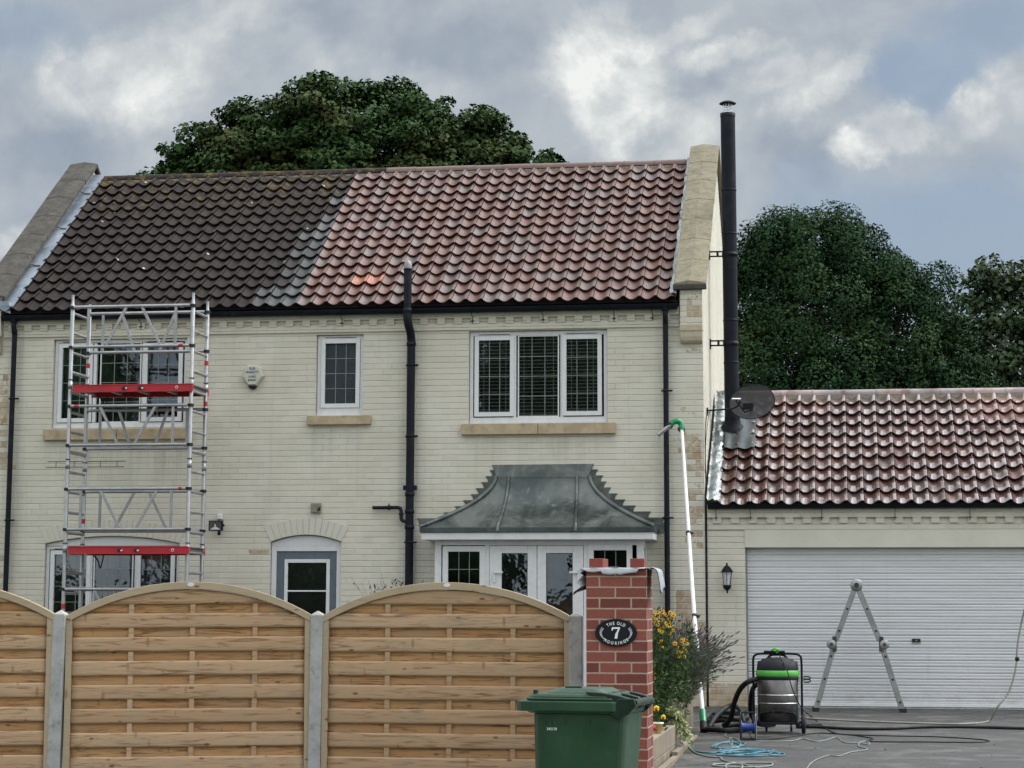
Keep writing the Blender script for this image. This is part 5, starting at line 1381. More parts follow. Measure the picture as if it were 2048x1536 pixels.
T1 = [(-8.9,18,10.40,1.7),(-10.4,18,10.20,1.5),(-7.4,18,10.40,1.6),(-11.6,17.7,10.00,1.2),(-12.4,18,10.00,0.8),(-6.4,17.7,10.20,1.2),(-5.6,18,10.10,0.8),
      (-12.65,18,11.03,0.5),(-11.95,18,11.23,0.68),(-11.3,18.1,11.43,0.85),(-10.5,18.1,11.73,0.95),(-9.5,18.1,11.88,1),(-8.2,18.2,11.78,0.98),(-7.1,18.1,11.58,0.85),(-6.3,18,11.38,0.72),(-5.6,18,11.03,0.55),(-5.05,18,10.93,0.4),(-12.95,18,10.63,0.42),(-9,17.5,11.48,1.1),(-10.9,17.4,10.60,0.9),(-7.2,17.4,10.70,0.9),
      (-8.9,18,7.80,2.2),(-11,18,7.60,1.7),(-6.6,18,7.80,1.8)]
tree('maple_tree', 'large rounded maple tree rising behind the house roof ridge', (-8.9,18,-.01), T1, 'maple_leaf', .120, 240, .42, .32)
tree('maple_tree', 'small dark tree top just showing above the ridge, right of the large maple', (-4.5,22,-.01), [(-5.0,22,11.45,.34),(-4.8,22,11.1,.45),(-5.1,22,10.2,.9)], 'maple_leaf', .15, 110, .32, .15)
T2 = [(2.95,12,7.15,.5),(3.3,12,6.75,.5),(3.75,12,6.15,.45),(4.05,12,5.2,.5),(.45,12,7.6,.7),(.5,12,7.3,.8),(1.2,12,7.6,.85),(2.0,12,7.55,.75),(.2,12,6.3,.95),(1.3,11.8,6.3,1.1),(2.4,12,6.6,.9),(2.85,12,6.9,.45),(3.1,12,5.7,.85),(3.7,12,5.0,.75),(.1,11.8,5.0,1.1),(1.4,11.6,4.9,1.2),(2.6,11.7,4.9,1.0),
      (-.15,12.2,7.2,.45),(1.05,12,8.05,.42),(1.75,12.1,8.0,.38),(.55,12,7.95,.36),(2.5,12.2,7.3,.35),(3.35,12,6.25,.4),(3.95,12,5.6,.4),(0.6,12,3.4,1.3),(2.4,12,3.4,1.3),(3.6,12,3.8,.9),(3.9,12,4.4,.6),(-.4,12.5,6.2,.7)]
tree('hornbeam_tree', 'broad dense dark green tree behind the garage roof', (1.6,12.2,-.01), T2, 'hornbeam_leaf', .070, 340, .34, .3, up=.40, flat=.6, squash=1.25)
T3 = [(5.0,20,7.7,.75),(5.8,20,7.5,.8),(4.7,20,7.0,.6),(5.1,20,6.4,.95),(6.2,20,6.6,1.1),(4.6,20,5.4,.8),(5.7,20,5.4,1.0),(5.0,20,8.3,.35),(5.75,20,8.25,.35),(4.7,20,7.85,.28),(6.8,20,7.5,.9),(5.4,20,3.9,1.4)]
tree('far_tree', 'paler looser tree at the right edge behind the garage', (5.4,20.2,-.01), T3, 'far_leaf', .135, 85, .38, .25)
# trees across the road, seen only as reflections in the panes
P, Nn = [], []
for (tx, ty, tz, tr_) in [(-16.3,-46,2.4,1.7),(-8.2,-48,8.9,3.3),(-8.0,-48,9.0,2.9),(-20,-47,4.2,2.6),(-25.4,-47,8.6,2.2),(-25.4,-47,8.6,2.0),(-10.2,-46,2.4,1.0),(-12.0,-47,2.8,1.2),(-4.5,-47,4.0,3.0),(1.5,-48,6.2,3.8),(8,-47,4.6,3.4),(14,-48,6,4),(21,-47,5,4),(-31,-48,6,4.5),(-22,-46,.6,1.4),(-26,-46,.8,1.6),(-7.2,-45.5,.4,1.25),(-9,-45.5,.4,1.2),(-10.8,-45.5,.5,1.2),(-12.6,-45.5,.5,1.3),(-1,-46,1.6,2.0),(4.8,-46,1.8,2.2)]:
    v = sph(2600); pp = np.array([tx,ty,tz])+v*tr_*rng.uniform(.6,1.05,2600)[:,None]; pp[:,2] = np.maximum(pp[:,2], -.3); P.append(pp); Nn.append(v)
o = leaves('treeline', 'reflected_leaf', None, np.concatenate(P), np.concatenate(Nn), .55, .8, .5); tag(o, kind='stuff')

# ---- small plants
def blade_plant(name, label, cat, base, stems, leafm, leaf_size, group=None, per=10, stemr=.003, aspect=.35):
    t = thing(name, label, cat, base, 0, group)
    sm = MB(); P, Nn, A = [], [], []
    for s in stems:
        pts = bez(s, 6); sm.tube(pts, [stemr*(1-.6*i/len(pts)) for i in range(len(pts))], 4, caps=False)
        for k in range(per):
            f = random.uniform(.15,1.0); p = pts[int(f*(len(pts)-1))]
            d_ = sph(1)[0]; P.append(np.array(p)+d_*leaf_size*.45); Nn.append(sph(1)[0]+np.array([0,-.3,.5])); A.append(d_+np.array([0,0,.6]))
    sm.build('stem', 'stem_green', t)
    leaves('foliage', leafm, t, P, np.array(Nn), leaf_size, aspect, .4, .05, np.array(A))
    return t
def arc_stem(b, tip, sag=.15):
    b, tip = Vector(b), Vector(tip); mid = (b+tip)/2+Vector((0,0,sag*(tip-b).length)); return [b, mid, tip]
# lavender
lvb = (-.06,-4.6,.26)
lav = thing('lavender_bush', 'grey lavender bush spilling over the taller timber planter', 'bush', lvb)
sm = MB(); sp = MB(); P, Nn, A = [], [], []
for k in range(1050):
    b = Vector((random.uniform(-.45,.12), random.uniform(-5.2,-4.2), random.uniform(.20,.42)))
    a = random.gauss(0,.62); tilt = random.uniform(-.5,.95) if random.random() < .75 else random.uniform(.5,1.25)
    L_ = random.uniform(.40,.70)*(1.0 if random.random() < .8 else 1.15)
    dx = math.sin(tilt*.85); dz = math.cos(tilt*.80)
    tip = b+Vector((dx*L_, random.uniform(-.5,.3)*L_, dz*L_*.95))
    pts = bez([b, b+(tip-b)*.5+Vector((-.02,0,.07)), tip], 4)
    sm.tube(pts, .0016, 3, caps=False)
    d_ = (pts[-1]-pts[-2]).normalized(); l2 = random.uniform(.035,.065)
    sp.tube([tip, tip+d_*l2*.3, tip+d_*l2*.7, tip+d_*l2], [.003,.0062,.0055,.0015], 5)
    for q in range(20):
        p = b+(tip-b)*random.uniform(.0,.72); P.append(np.array(p)+sph(1)[0]*.02); Nn.append(sph(1)[0]); A.append(np.array(d_)+sph(1)[0]*.5)
sm.build('stem', 'lavender_leaf', lav); sp.build('flower_spike', 'lavender_spike', lav)
leaves('foliage', 'lavender_leaf', lav, P, np.array(Nn), .045, .20, .4, .03, np.array(A))
# rudbeckia
rbk = thing('coneflower_plant', 'yellow coneflowers with dark centres beside the brick pier', 'flowering plant', (-.05,-6.9,-.1))
sm = MB(); pe = MB(); ce = MB(); P, Nn, A = [], [], []
heads = []
for k in range(58): heads.append((random.gauss(.03,.07), random.uniform(-7.1,-6.7), 1.10+random.uniform(-.10,.11)-.8*abs(random.gauss(0,.03))))
for k in range(16): heads.append((random.gauss(.20,.035), random.uniform(-6.9,-6.7), .80+random.uniform(-.09,.14)))
for k in range(8): heads.append((random.gauss(.02,.03), random.uniform(-7.1,-6.9), random.uniform(.80,.95)))
for k in range(5): heads.append((random.uniform(-.07,-.03), -7.1, .58+random.uniform(-.04,.05)))
for (hx, hy, hz) in heads:
    b = (random.uniform(-.2,.05), random.uniform(-7.0,-6.7), .1); sm.tube(bez([b,((b[0]+hx)/2,hy,(hz+.1)/2),(hx,hy,hz)], 4), .003, 3, caps=False)
    nrm_ = Vector((random.uniform(-.5,.6),random.uniform(-1,-.3),random.uniform(.2,1))).normalized(); u = nrm_.orthogonal().normalized(); v2 = nrm_.cross(u)
    r_ = random.uniform(.016,.028); c0 = Vector((hx,hy,hz)); ph = random.random()
    for q in range(9):
        a = 2*math.pi*(q/9)+ph; d_ = u*math.cos(a)+v2*math.sin(a); s_ = nrm_.cross(d_)
        pe.add([c0, c0+d_*r_*.6+s_*r_*.22, c0+d_*r_-nrm_*r_*.25, c0+d_*r_*.6-s_*r_*.22], [(0,1,2,3)])
    ce.lathe([(.006,0),(.0075,.004),(.004,.010)], c0, nrm_, 7)
    for q in range(24):
        f = random.random(); P.append(np.array([b[0]+(hx-b[0])*f, hy, .1+(hz-.1)*f])+sph(1)[0]*.03); Nn.append(sph(1)[0]); A.append(sph(1)[0]+np.array([0,0,.5]))
sm.build('stem', 'stem_green', rbk); pe.build('petals', 'petal_yellow', rbk); ce.build('flower_centre', 'seed_dark', rbk)
leaves('foliage', 'herb_leaf', rbk, P, np.array(Nn), .055, .35, .4, .05, np.array(A))
blade_plant('shrub', 'upright leafy shrub between the coneflowers and the white pole', 'shrub', (.10,-6.0,.0),
    [arc_stem((.10+random.uniform(-.1,.1),-6.0,.15),(.155+random.gauss(0,.05)+q*.008,-6.0+random.uniform(-.1,.1),.75+.055*q), .03) for q in range(9)], 'herb_leaf', .07, per=22)
blade_plant('rosemary_plant', 'small grey green conifer like plant in front of the lavender', 'plant', (.0,-6.2,.1),
    [arc_stem((-.10+random.uniform(-.12,.12),-6.2,.10),(-.02+random.gauss(0,.10),-6.2+random.uniform(-.1,.1),.30+random.uniform(0,.24)), .1) for q in range(26)], 'grey_leaf', .034, per=34, aspect=.22)
blade_plant('herb_plant', 'dark green bushy herb against the brick pier', 'plant', (-.1,-7.4,.1),
    [arc_stem((-.2+random.uniform(-.15,.15),-7.3,.10),(-.05+random.gauss(0,.10),-7.2+random.uniform(-.2,.2),.45+random.uniform(0,.35)), .1) for q in range(34)], 'herb_leaf', .045, per=30, aspect=.3)
tp = []
for q in range(26):
    b = Vector((.02+random.uniform(-.12,.08),-6.75+random.uniform(-.1,.25),.17)); e = Vector((.23+random.gauss(0,.045),-6.75+random.uniform(-.15,.1),random.uniform(-.10,.12)))
    if q > 18: e = Vector((.05+random.uniform(-.1,.1),-6.9,.24))
    tp.append([b, Vector(((b.x*2+e.x)/3+.03,b.y,max(b.z,.20)+.02)), Vector(((b.x+e.x*2)/3+.02,e.y,(b.z+e.z)/2+.06)), e])
blade_plant('trailing_plant', 'variegated pale trailing plant hanging over the end of the front planter', 'plant', (.12,-6.7,.13), tp, 'pale_leaf', .048, per=30, aspect=.5)
blade_plant('garden_plant', 'dark wispy plant at the foot of the soil pipe behind the fence', 'plant', (-3.9,-.45,0),
    [arc_stem((-3.85+random.uniform(-.1,.1),-.45,.6),(-3.86+random.gauss(0,.22),-.5+random.uniform(-.1,.1),1.42+random.uniform(0,.22)-.0), .05) for q in range(22)], 'dark_leaf', .085, per=16, aspect=.22)
# pot with pansies, standing on the planter edge
pt = thing('flower_pot', 'small yellowish pot with a pink flower on the front planter edge', 'flower pot', (.10,-8.3,.132))
c = MB(); c.lathe([(.034,0),(.046,.075),(.050,.078),(.050,.090),(.044,.090),(.040,.06)], (.104,-8.3,.132), n=18, caps=False); c.lathe([(.034,0),(.034,.004)], (.104,-8.3,.132), n=18); c.build('pot', 'terracotta_pot', pt)
c = MB(); c.lathe([(.0515,0),(.0515,.012),(.047,.012)], (.104,-8.3,.211), n=18, caps=False); c.build('rim', 'white_plastic', pt)
c = MB()
for (px, py, pz, r_) in ((.062,-8.36,.200,.017),(.075,-8.36,.185,.014)):
    for q in range(5): a = 2*math.pi*q/5; c.lathe([(.0,0),(r_*.6,.002),(r_*.62,.006),(0,.008)], (px+r_*.5*math.cos(a),py,pz+r_*.5*math.sin(a)), (0,-1,.1), 8, caps=False)
c.build('pink_flower', 'petal_pink', pt)
c = MB(); c.lathe([(.0,0),(.010,.002),(0,.006)], (.085,-8.365,.168), (0,-1,.1), 8, caps=False); c.lathe([(.0,0),(.008,.002),(0,.006)], (.098,-8.365,.160), (0,-1,.1), 8, caps=False); c.build('red_flower', 'pansy_red', pt)
for lab, px, py, pz, big in (('tall yellow pansy with a dark face next to the brick pier', .066,-8.0,.325,.026), ('low red and yellow pansy above the small pot', .118,-7.9,.245,.022)):
    t = thing('pansy', lab, 'flower', (px,py,.10), 0, 'pansies by the pier')
    c = MB(); c.tube([(px-.01,py+.05,.10),(px,py,pz)], .003, 5); c.build('stem', 'stem_green', t)
    c = MB()
    for q, a in enumerate((90,35,145,-35,215)):
        a = R(a); c.lathe([(0,0),(big*.55,.001),(big*.5,.005),(0,.007)], (px+big*.55*math.cos(a),py-.001*q,pz+big*.55*math.sin(a)), (.1,-1,.15), 10, caps=False)
    c.build('petals', 'pansy_yellow', t)
    c = MB(); c.lathe([(0,0),(big*.5,.001),(0,.004)], (px,py-.010,pz-big*.25), (.1,-1,.15), 9, caps=False); c.build('flower_centre', 'pansy_red' if 'low' in lab else 'seed_dark', t)
    PP = np.array([px,py+.03,pz-.07])+rng.normal(size=(40,3))*np.array([.02,.02,.03]); leaves('foliage', 'herb_leaf', t, PP, sph(40)+np.array([0,-.5,.4]), .03, .6)

# ================================================================== GUTTER VACUUM POLE
vp = thing('vacuum_pole', 'long white gutter cleaning pole with green elbow leaning against the wall', 'pole', (.247,-4.35,-.078))
A_ = Vector((.247,-4.35,-.05)); B_ = Vector((-.255,-.36,3.44))
pp = bez([A_, A_+(B_-A_)*.33+Vector((-.012,0,-.02)), A_+(B_-A_)*.66+Vector((-.006,0,-.015)), B_], 8)
c = MB(); c.tube(pp, [.027-.005*i/(len(pp)-1) for i in range(len(pp))], 14); c.build('tube', 'pole_white', vp)
dd = (B_-A_).normalized()
c = MB(); c.tube([A_+dd*.10, A_+dd*.28], .037, 14); c.build('green_sleeve', 'pole_green', vp)
c = MB(); c.tube([A_-dd*.02, A_+dd*.10], .040, 14); c.build('rubber_cuff', 'hose_black', vp)
c = MB(); c.tube(bez([B_-dd*.04, B_+Vector((-.005,.0,.05)), B_+Vector((-.045,-.01,.085)), B_+Vector((-.10,-.02,.075)), B_+Vector((-.13,-.03,.05))], 6), .036, 14); c.build('elbow', 'pole_green', vp)
e0 = B_+Vector((-.12,-.03,.05)); e1 = B_+Vector((-.29,-.05,-.085))
c = MB(); c.tube([e0, e1], .027, 14, caps=False); c.build('nozzle', 'aluminium', vp)
c = MB(); c.tube([e1, e1+(e1-e0)*.02], .028, 14); c.build('nozzle_tip', 'dark_gasket', vp)
for p in (e0-(e0-e1)*.15, B_-dd*.03): c = MB(); c.tube([p-dd*.012, p+dd*.012], .042, 10); c.box(p.x-.05,p.x-.03,p.y-.02,p.y+.01,p.z-.015,p.z+.025); c.build('clamp', 'dark_gasket', vp)
for f in (.385, .66): p = A_+(B_-A_)*(1-f); c = MB(); c.tube([p-dd*.015+Vector((-.008,0,-.018)), p+dd*.015+Vector((-.008,0,-.018))], .035, 10); c.box(p.x+.02,p.x+.05,p.y-.03,p.y,p.z-.03,p.z-.005); c.build('clamp', 'dark_gasket', vp)

# ================================================================== WET VACUUM
vc = thing('wet_vacuum', 'industrial wet vacuum with steel drum, black head and green band on a wheeled frame', 'vacuum cleaner', (1.02,-4.25,-.077))
cx4, cy4, g0 = 1.015, -4.20, -.077
c = MB(); c.lathe([(.200,.12),(.212,.13),(.214,.545),(.208,.55)], (cx4,cy4,g0), n=36); dr = c.build('drum', 'stainless', vc)
for z in (.300,.385): c = MB(); c.lathe([(.2145,0),(.218,.003),(.218,.007),(.2145,.010)], (cx4,cy4,g0+z), n=36, caps=False); c.build('drum_ring', 'chrome', dr)
c = MB(); c.lathe([(.215,.545),(.222,.555),(.222,.575),(.215,.58)], (cx4,cy4,g0), n=36); c.build('seal', 'head_plastic', vc)
c = MB(); c.lathe([(.222,.58),(.228,.59),(.226,.635),(.220,.642)], (cx4,cy4,g0), n=36); c.build('green_band', 'bright_green', vc)
c = MB(); c.lathe([(.220,.643),(.218,.66),(.208,.735),(.17,.742),(.165,.76),(.12,.765),(.115,.775),(.0,.777)], (cx4,cy4,g0), n=36, caps=False); hdv = c.build('motor_head', 'head_plastic', vc)
c = MB(); c.tube(bez([(cx4-.1,cy4-.02,g0+.765),(cx4-.06,cy4-.02,g0+.80),(cx4+.06,cy4-.02,g0+.80),(cx4+.1,cy4-.02,g0+.765)], 5), .013, 8); c.build('carry_handle', 'head_plastic', hdv)
c = MB(); c.box(cx4-.05,cx4-.02,cy4-.07,cy4-.05,g0+.765,g0+.785); c.box(cx4+.005,cx4+.035,cy4-.07,cy4-.05,g0+.765,g0+.785); c.build('switch', 'white_plastic', hdv, bevel=.003)
fr_ = MB()
FX0, FX1, FYv = cx4-.252, cx4+.250, cy4-.03
fr_.tube(bez([(FX0,FYv,g0+.07),(FX0,FYv,g0+.45),(FX0,FYv,g0+.74),(FX0+.02,FYv,g0+.795),(FX0+.07,FYv,g0+.812),(cx4,FYv,g0+.815),(FX1-.07,FYv,g0+.812),(FX1-.02,FYv,g0+.795),(FX1,FYv,g0+.74),(FX1,FYv,g0+.45),(FX1,FYv,g0+.07)], 6), .0125, 10)
fr_.tube([(FX0,FYv,g0+.105),(FX1,FYv,g0+.105)], .012, 8); fr_.tube([(FX0+.03,cy4-.25,g0+.105),(FX1-.03,cy4-.25,g0+.105)], .012, 8)
for xx in (FX0+.03, FX1-.03): fr_.tube([(xx,cy4-.25,g0+.105),(xx,cy4+.22,g0+.105)], .012, 8)
fr_.tube(bez([(cx4-.19,cy4-.255,g0+.11),(cx4-.185,cy4-.26,g0+.19),(cx4-.14,cy4-.26,g0+.215),(cx4,cy4-.26,g0+.218),(cx4+.14,cy4-.26,g0+.215),(cx4+.185,cy4-.26,g0+.19),(cx4+.19,cy4-.255,g0+.11)], 6), .011, 8)
fr_.build('frame', 'black_plastic', vc)
c = MB(); c.box(cx4-.075,cx4+.085,cy4-.275,cy4-.245,g0+.222,g0+.245); c.box(cx4-.06,cx4-.03,cy4-.28,cy4-.25,g0+.205,g0+.23); c.box(cx4+.05,cx4+.08,cy4-.28,cy4-.25,g0+.205,g0+.23); c.build('tipping_latch', 'head_plastic', vc, bevel=.004)
c = MB(); c.box(cx4-.14,cx4+.08,FYv-.02,FYv+.01,g0+.825,g0+.845); c.build('tool_bar', 'head_plastic', vc, bevel=.004)
c = MB(); c.smooth = False; c.tube(bez([(cx4-.06,FYv-.01,g0+.85),(cx4-.02,FYv-.02,g0+.865),(cx4+.02,FYv-.01,g0+.85),(cx4-.01,FYv-.02,g0+.825)], 6), .010, 7); c.tube([(cx4-.03,FYv-.03,g0+.84),(cx4+.01,FYv-.03,g0+.86)], .012, 7); c.build('green_clip', 'bright_green', vc)
for xx in (FX0+.005, FX1+.015): c = MB(); c.lathe([(.045,-.022),(.090,-.020),(.098,-.010),(.098,.010),(.090,.020),(.045,.022)], (xx,cy4-.16,g0+.098), (1,0,0), 26); c.build('wheel', 'head_plastic', vc)
for xx in (cx4+.13, cx4-.13): c = MB(); c.lathe([(.02,-.012),(.032,-.01),(.032,.01),(.02,.012)], (xx,cy4+.16,g0+.032), (1,0,0), 16); c.tube([(xx,cy4+.16,g0+.035),(xx,cy4+.16,g0+.10)], .008, 6); c.build('castor', 'head_plastic', vc)
c = MB()
for zq in (.565, .535): c.tube([(FX1+.012+.04*(1-math.cos(a_)),FYv,g0+zq+.016*math.sin(a_)) for a_ in [R(q) for q in range(20,345,25)]], .0065, 6)
c.build('cable_hook', 'black_plastic', vc)
for xs_ in (-1, 1): c = MB(); c.box(cx4+xs_*.222-.008,cx4+xs_*.222+.008,cy4-.06,cy4-.03,g0+.52,g0+.575); c.build('catch', 'chrome', vc)
def ribbed(pts, r, pitch=.014, amp=.003):
    P2 = [Vector(p) for p in pts]; d_ = [0]
    for i in range(1, len(P2)): d_.append(d_[-1]+(P2[i]-P2[i-1]).length)
    n_ = int(d_[-1]/(pitch/2)); out = []; rs = []; j = 0
    for k in range(n_+1):
        s_ = d_[-1]*k/n_
        while j < len(d_)-2 and d_[j+1] < s_: j += 1
        f = (s_-d_[j])/max(1e-6, d_[j+1]-d_[j]); out.append(P2[j].lerp(P2[j+1], f)); rs.append(r+(amp if k % 2 else -amp*.3))
    return out, rs
c = MB()
hp = bez([(.80,-4.30,.475),(.70,-4.32,.44),(.62,-4.25,.36),(.555,-4.15,.22),(.52,-4.05,.08),(.46,-3.95,-.01),(.43,-3.75,-.03),(.52,-3.5,-.035),(.66,-3.55,-.035),(.70,-3.9,-.035),(.64,-4.3,-.045),(.50,-4.5,-.048),(.38,-4.45,-.045),(.30,-4.38,-.045),(.255,-4.36,-.04)], 8)
a1, a2 = ribbed(hp, .026); c.tube(a1, a2, 10); c.build('suction_hose', 'hose_black', vc)
c = MB(); hp = bez([(.80,-4.1,.42),(.745,-4.0,.36),(.715,-3.9,.22),(.72,-3.8,.08),(.78,-3.7,-.01),(.86,-3.6,-.03),(.95,-3.5,-.03)], 8); a1, a2 = ribbed(hp, .024); c.tube(a1, a2, 10); c.build('suction_hose', 'hose_black', vc)

# spare hose coil on the ground next to the planter
sp_ = thing('hose_coil', 'black ribbed hose coiled on the tarmac behind the white pole', 'hose', (.45,-3.2,-.06))
c = MB(); pts = []
for k in range(70): a = k*.23; pts.append((.40+(.20+.010*math.sin(k))*math.cos(a)+.001*k, -2.9+.62*math.sin(a), gz_(-3)+.028+.0011*k+.012*math.sin(k*.7)))
a1, a2 = ribbed(bez(pts, 4), .024); c.tube(a1, a2, 8); c.build('hose', 'hose_black', sp_)
c = MB(); pts = bez([(.28,-4.0,-.045),(.33,-3.6,.05),(.42,-3.3,.13),(.50,-3.25,.16),(.58,-3.3,.10),(.62,-3.4,-.02)], 8); a1, a2 = ribbed(pts, .024); c.tube(a1, a2, 8); c.build('hose_end', 'hose_black', sp_)
c = MB(); c.tube([(1.2,-3.6,-.035),(1.42,-3.45,-.035)], .038, 12); o = c.build('suction_head', 'hose_black'); tag(o, 'short black nozzle lying right of the wet vacuum wheel', 'nozzle')

# cable reel
rl = thing('cable_reel', 'blue cable reel in a wire stand in front of the wet vacuum', 'cable reel', (.755,-5.28,-.095))
rx, ry_, rz2 = .755, -5.28, -.095
c = MB(); c.lathe([(.020,-.075),(.072,-.074),(.074,-.070),(.045,-.066),(.038,-.05),(.038,.045),(.045,.055),(.072,.058),(.02,.062)], (rx,ry_,rz2+.125), (1,0,0), 24); c.build('drum', 'reel_blue', rl)
c = MB(); c.tube([(rx-.088,ry_+.05*math.cos(2*math.pi*k/20)*1.3,rz2+.14+.07*math.sin(2*math.pi*k/20)) for k in range(20)], .006, 6, closed=True)
for xx in (rx-.080, rx+.070):
    c.tube(bez([(xx,ry_-.10,rz2+.008),(xx,ry_-.09,rz2+.20),(xx,ry_-.04,rz2+.265),(xx,ry_+.03,rz2+.265),(xx,ry_+.08,rz2+.2),(xx,ry_+.10,rz2+.008)], 5), .006, 6)
for yy in (-.10, .10): c.tube([(rx-.080,ry_+yy,rz2+.008),(rx+.070,ry_+yy,rz2+.008)], .006, 6)
c.tube([(rx-.080,ry_,rz2+.270),(rx+.070,ry_,rz2+.270)], .008, 6); c.build('stand', 'hose_black', rl)
c = MB(); c.tube(bez([(rx+.076,ry_-.10,rz2+.01),(rx+.078,ry_-.10,rz2+.12),(rx+.072,ry_-.09,rz2+.24),(rx+.074,ry_-.03,rz2+.26)], 5), .0055, 6); c.build('side_wire', 'cane', rl)
c = MB(); c.tube(bez([(rx+.0,ry_-.04,rz2+.09),(rx+.03,ry_-.1,rz2+.03),(rx+.10,ry_-.12,rz2+.012),(rx+.18,ry_-.05,rz2+.01)], 6), .005, 5); c.build('cable', 'hose_black', rl)

# ladder
ld = thing('folding_ladder', 'folding aluminium ladder set up as an A frame before the roller door', 'ladder', (1.87,-.6,0))
LY0, LY1 = -.80, -.42
apx = Vector((1.868, 0, 1.505))
def leg(foot, elbow, sgn):
    f, e = Vector(foot), Vector(elbow)
    for (a, b2) in ((f, e-(e-f).normalized()*.05), (e+(apx-e).normalized()*.05, apx-(apx-e).normalized()*.06)):
        dd2 = (b2-a).normalized(); nn = Vector((dd2.z,0,-dd2.x))
        for yy in (LY0, LY1):
            s = MB(); s.bar((a.x,yy,a.z),(b2.x,yy,b2.z), .066, .026); so_ = s.build('stile', 'ladder_aluminium', ld, bevel=.003)
        L_ = (b2-a).length
        k = 0
        q = .12
        while q < L_:
            p = a+dd2*q
            s = MB(); s.tube([(p.x,LY0-.012,p.z),(p.x,LY1+.012,p.z)], .014, 8); s.build('rung', 'ladder_aluminium', ld)
            s = MB(); s.obox((p.x,LY0-.0145,p.z), dd2, (0,1,0), nn, .024, .004, .024); s.build('rung_plug', 'dark_gasket', ld)
            q += .28
    for yy in (LY0, LY1):
        s = MB(); hx_ = e+Vector((sgn*.035,0,0)); s.lathe([(.0,-.022),(.052,-.020),(.058,-.012),(.058,.012),(.052,.020),(.0,.022)], (hx_.x,yy-.004,hx_.z), (0,1,0), 22, caps=False); s.build('hinge', 'ladder_aluminium', ld)
        s = MB(); s.lathe([(.02,-.004),(.02,.004)], (hx_.x,yy-.028,hx_.z), (0,1,0), 14); s.bar((e.x,yy-.018,e.z-.09),(e.x,yy-.018,e.z+.09), .05, .006); s.build('hinge_plate', 'stainless', ld)
    for yy in (LY0, LY1): s = MB(); s.obox((f.x,yy,f.z+.02),(1,0,0),(0,1,0),(0,0,1),.085,.045,.045); s.build('foot', 'dark_gasket', ld, bevel=.004)
leg((1.355,0,-.008), (1.592,0,.785), -1); leg((2.388,0,-.010), (2.150,0,.785), 1)
for yy in (LY0, LY1):
    s = MB(); s.lathe([(.0,-.024),(.066,-.022),(.074,-.012),(.074,.012),(.066,.022),(.0,.024)], (apx.x,yy-.004,apx.z-.015), (0,1,0), 24, caps=False); s.build('hinge', 'ladder_aluminium', ld)
    s = MB(); s.lathe([(.03,-.005),(.03,.005)], (apx.x,yy-.030,apx.z-.015), (0,1,0), 16); s.build('hinge_plate', 'stainless', ld)

# ------------------------------------------------------------------ hoses, cables and rope on the ground
def gp(px, py):      # where a spot in the picture lies on the sloping drive
    a = (px-1024)*PXU; b = (py-600)*PXU; d_ = fw+r2*a+d2*b
    t_ = (SL*CAM.y-CAM.z)/(d_.z-SL*d_.y); p = CAM+d_*t_; return p
def ground_line(name, label, cat, pix, r, mat, n=8, up=0.0, group=None):
    pts = [gp(*q[:2])+Vector((0,0,r+(q[2] if len(q) > 2 else 0))) for q in pix]
    c = MB(); c.tube(bez(pts, n), r, 7); o = c.build(name, mat); return tag(o, label, cat, group)
ground_line('pressure_hose', 'pale hose running along the tarmac and rising at the right edge', 'hose', [(1600,1437),(1640,1440),(1720,1444),(1800,1447),(1900,1450),(1950,1449)], .011, 'hose_pale')
c = MB(); pts = [gp(1950,1449)+Vector((0,0,.011)), gp(1975,1445)+Vector((.02,0,.02)), Vector((3.36,-2.55,.12)), Vector((3.50,-2.5,.30)), Vector((3.585,-2.5,.56)), Vector((3.61,-2.5,.80)), Vector((3.66,-2.5,1.05)), Vector((3.75,-2.5,1.4)), Vector((3.9,-1.9,1.9)), Vector((4.1,-.9,2.4)), Vector((4.2,-.15,2.62)), Vector((4.22,.3,2.88))]
c.tube(bez(pts, 8), .011, 7); o = c.build('rising_hose', 'hose_pale'); 
ph_ = [q for q in bpy.data.objects if q.name == 'pressure_hose'][0]; o.parent = ph_
c = MB(); c.lathe([(.0,-.028),(.02,-.02),(.027,0),(.02,.02),(.0,.028)], (3.605,-2.5,.66), n=12, caps=False); o = c.build('hose_stop', 'hose_black'); o.parent = ph_
ground_line('drain_hose', 'thick black hose lying straight across the tarmac', 'hose', [(1595,1456),(1640,1457),(1700,1460),(1780,1460),(1850,1457),(1950,1457),(2060,1460),(2140,1461)], .016, 'hose_black')
ground_line('electric_cable', 'thin black cable hanging off the vacuum and looping over the tarmac', 'cable', [(1622,1432,.0),(1640,1448),(1670,1467),(1720,1471),(1790,1473),(1880,1475),(1960,1480),(1978,1484),(1940,1486),(1860,1485),(1740,1484),(1745,1478),(1700,1471),(1640,1467),(1600,1472),(1560,1478),(1518,1480)], .006, 'hose_black')
c = MB(); c.tube(bez([(cx4+.02,cy4-.10,g0+.80),(cx4+.10,cy4-.245,g0+.66),(cx4+.16,cy4-.24,g0+.45),(cx4+.24,cy4-.15,g0+.27),(1.34,-4.1,.10),tuple(gp(1622,1432))], 8), .006, 6); c.build('power_cable', 'hose_black', vc)
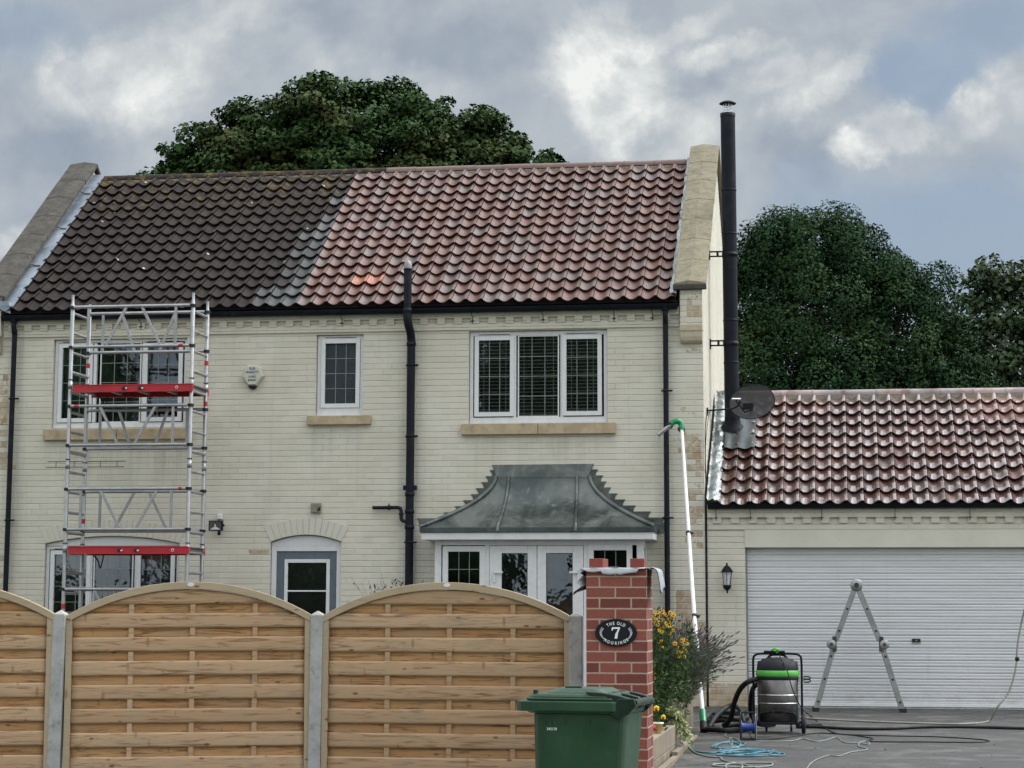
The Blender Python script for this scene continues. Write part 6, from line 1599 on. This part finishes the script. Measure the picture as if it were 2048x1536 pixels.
ground_line('extension_cable', 'pale green extension cable winding towards the front of the drive', 'cable', [(1515,1484),(1560,1484),(1590,1482),(1605,1478),(1630,1484),(1650,1482),(1672,1476),(1690,1486),(1720,1488),(1738,1490),(1735,1484),(1720,1486),(1718,1494),(1735,1500),(1700,1506),(1680,1513),(1660,1512),(1650,1514),(1632,1521),(1620,1530),(1612,1542)], .006, 'cable_grey')
loopa = [(1384,1470),(1375,1480),(1378,1495),(1392,1504),(1420,1507),(1436,1505),(1440,1499),(1430,1495),(1440,1489),(1460,1486),(1490,1488),(1480,1494),(1450,1497),(1424,1496),(1436,1489),(1462,1485),(1480,1494),
    (1440,1503),(1445,1507),(1500,1511),(1560,1513),(1568,1509),(1540,1506),(1500,1502),(1490,1500),(1520,1500),(1548,1502),(1530,1505),(1480,1505),(1450,1508),(1434,1512),(1470,1512),(1500,1509),(1530,1503),(1500,1499),(1460,1504),(1440,1506),(1480,1500),(1540,1504),(1530,1510),(1470,1507),(1450,1503),(1520,1501),(1560,1510),(1500,1514),(1440,1512)]
ground_line('blue_hose', 'tangled blue hose heaped on the tarmac', 'hose', [(a, b) for a, b in loopa], .0075, 'rope_blue', 6)
loopb = [(1372,1474),(1374,1488),(1382,1500),(1395,1509),(1420,1515),(1440,1516),(1446,1522),(1470,1527),(1530,1527),(1545,1529),(1538,1534),(1500,1536),(1450,1535),(1426,1533),(1432,1530),(1470,1529),(1485,1533),(1478,1542),(1456,1540),(1452,1532),(1475,1527),(1500,1534),(1530,1541)]
ground_line('grey_hose', 'grey blue hose looping along the bottom of the drive below the blue heap', 'hose', loopb, .0075, 'cable_grey', 6)
ground_line('thin_cable', 'thin dark cable curling from the hose coil to the blue heap', 'cable', [(1440,1454),(1452,1465),(1450,1472),(1460,1478),(1466,1485),(1462,1492),(1475,1497),(1482,1488),(1475,1480),(1463,1476),(1458,1485),(1468,1495)], .005, 'cable_grey', 6)

# a few cobbled details: fallen leaves on the tarmac
PP = np.array([[random.uniform(.3,3.6), random.uniform(-8.3,-.3), 0] for _ in range(26)]); PP[:,2] = SL*PP[:,1]+.006
o = leaves('fallen_leaves', 'dark_leaf', None, PP, np.tile([0,0,1.0],(26,1)), .035, .7, .15); tag(o, kind='stuff')
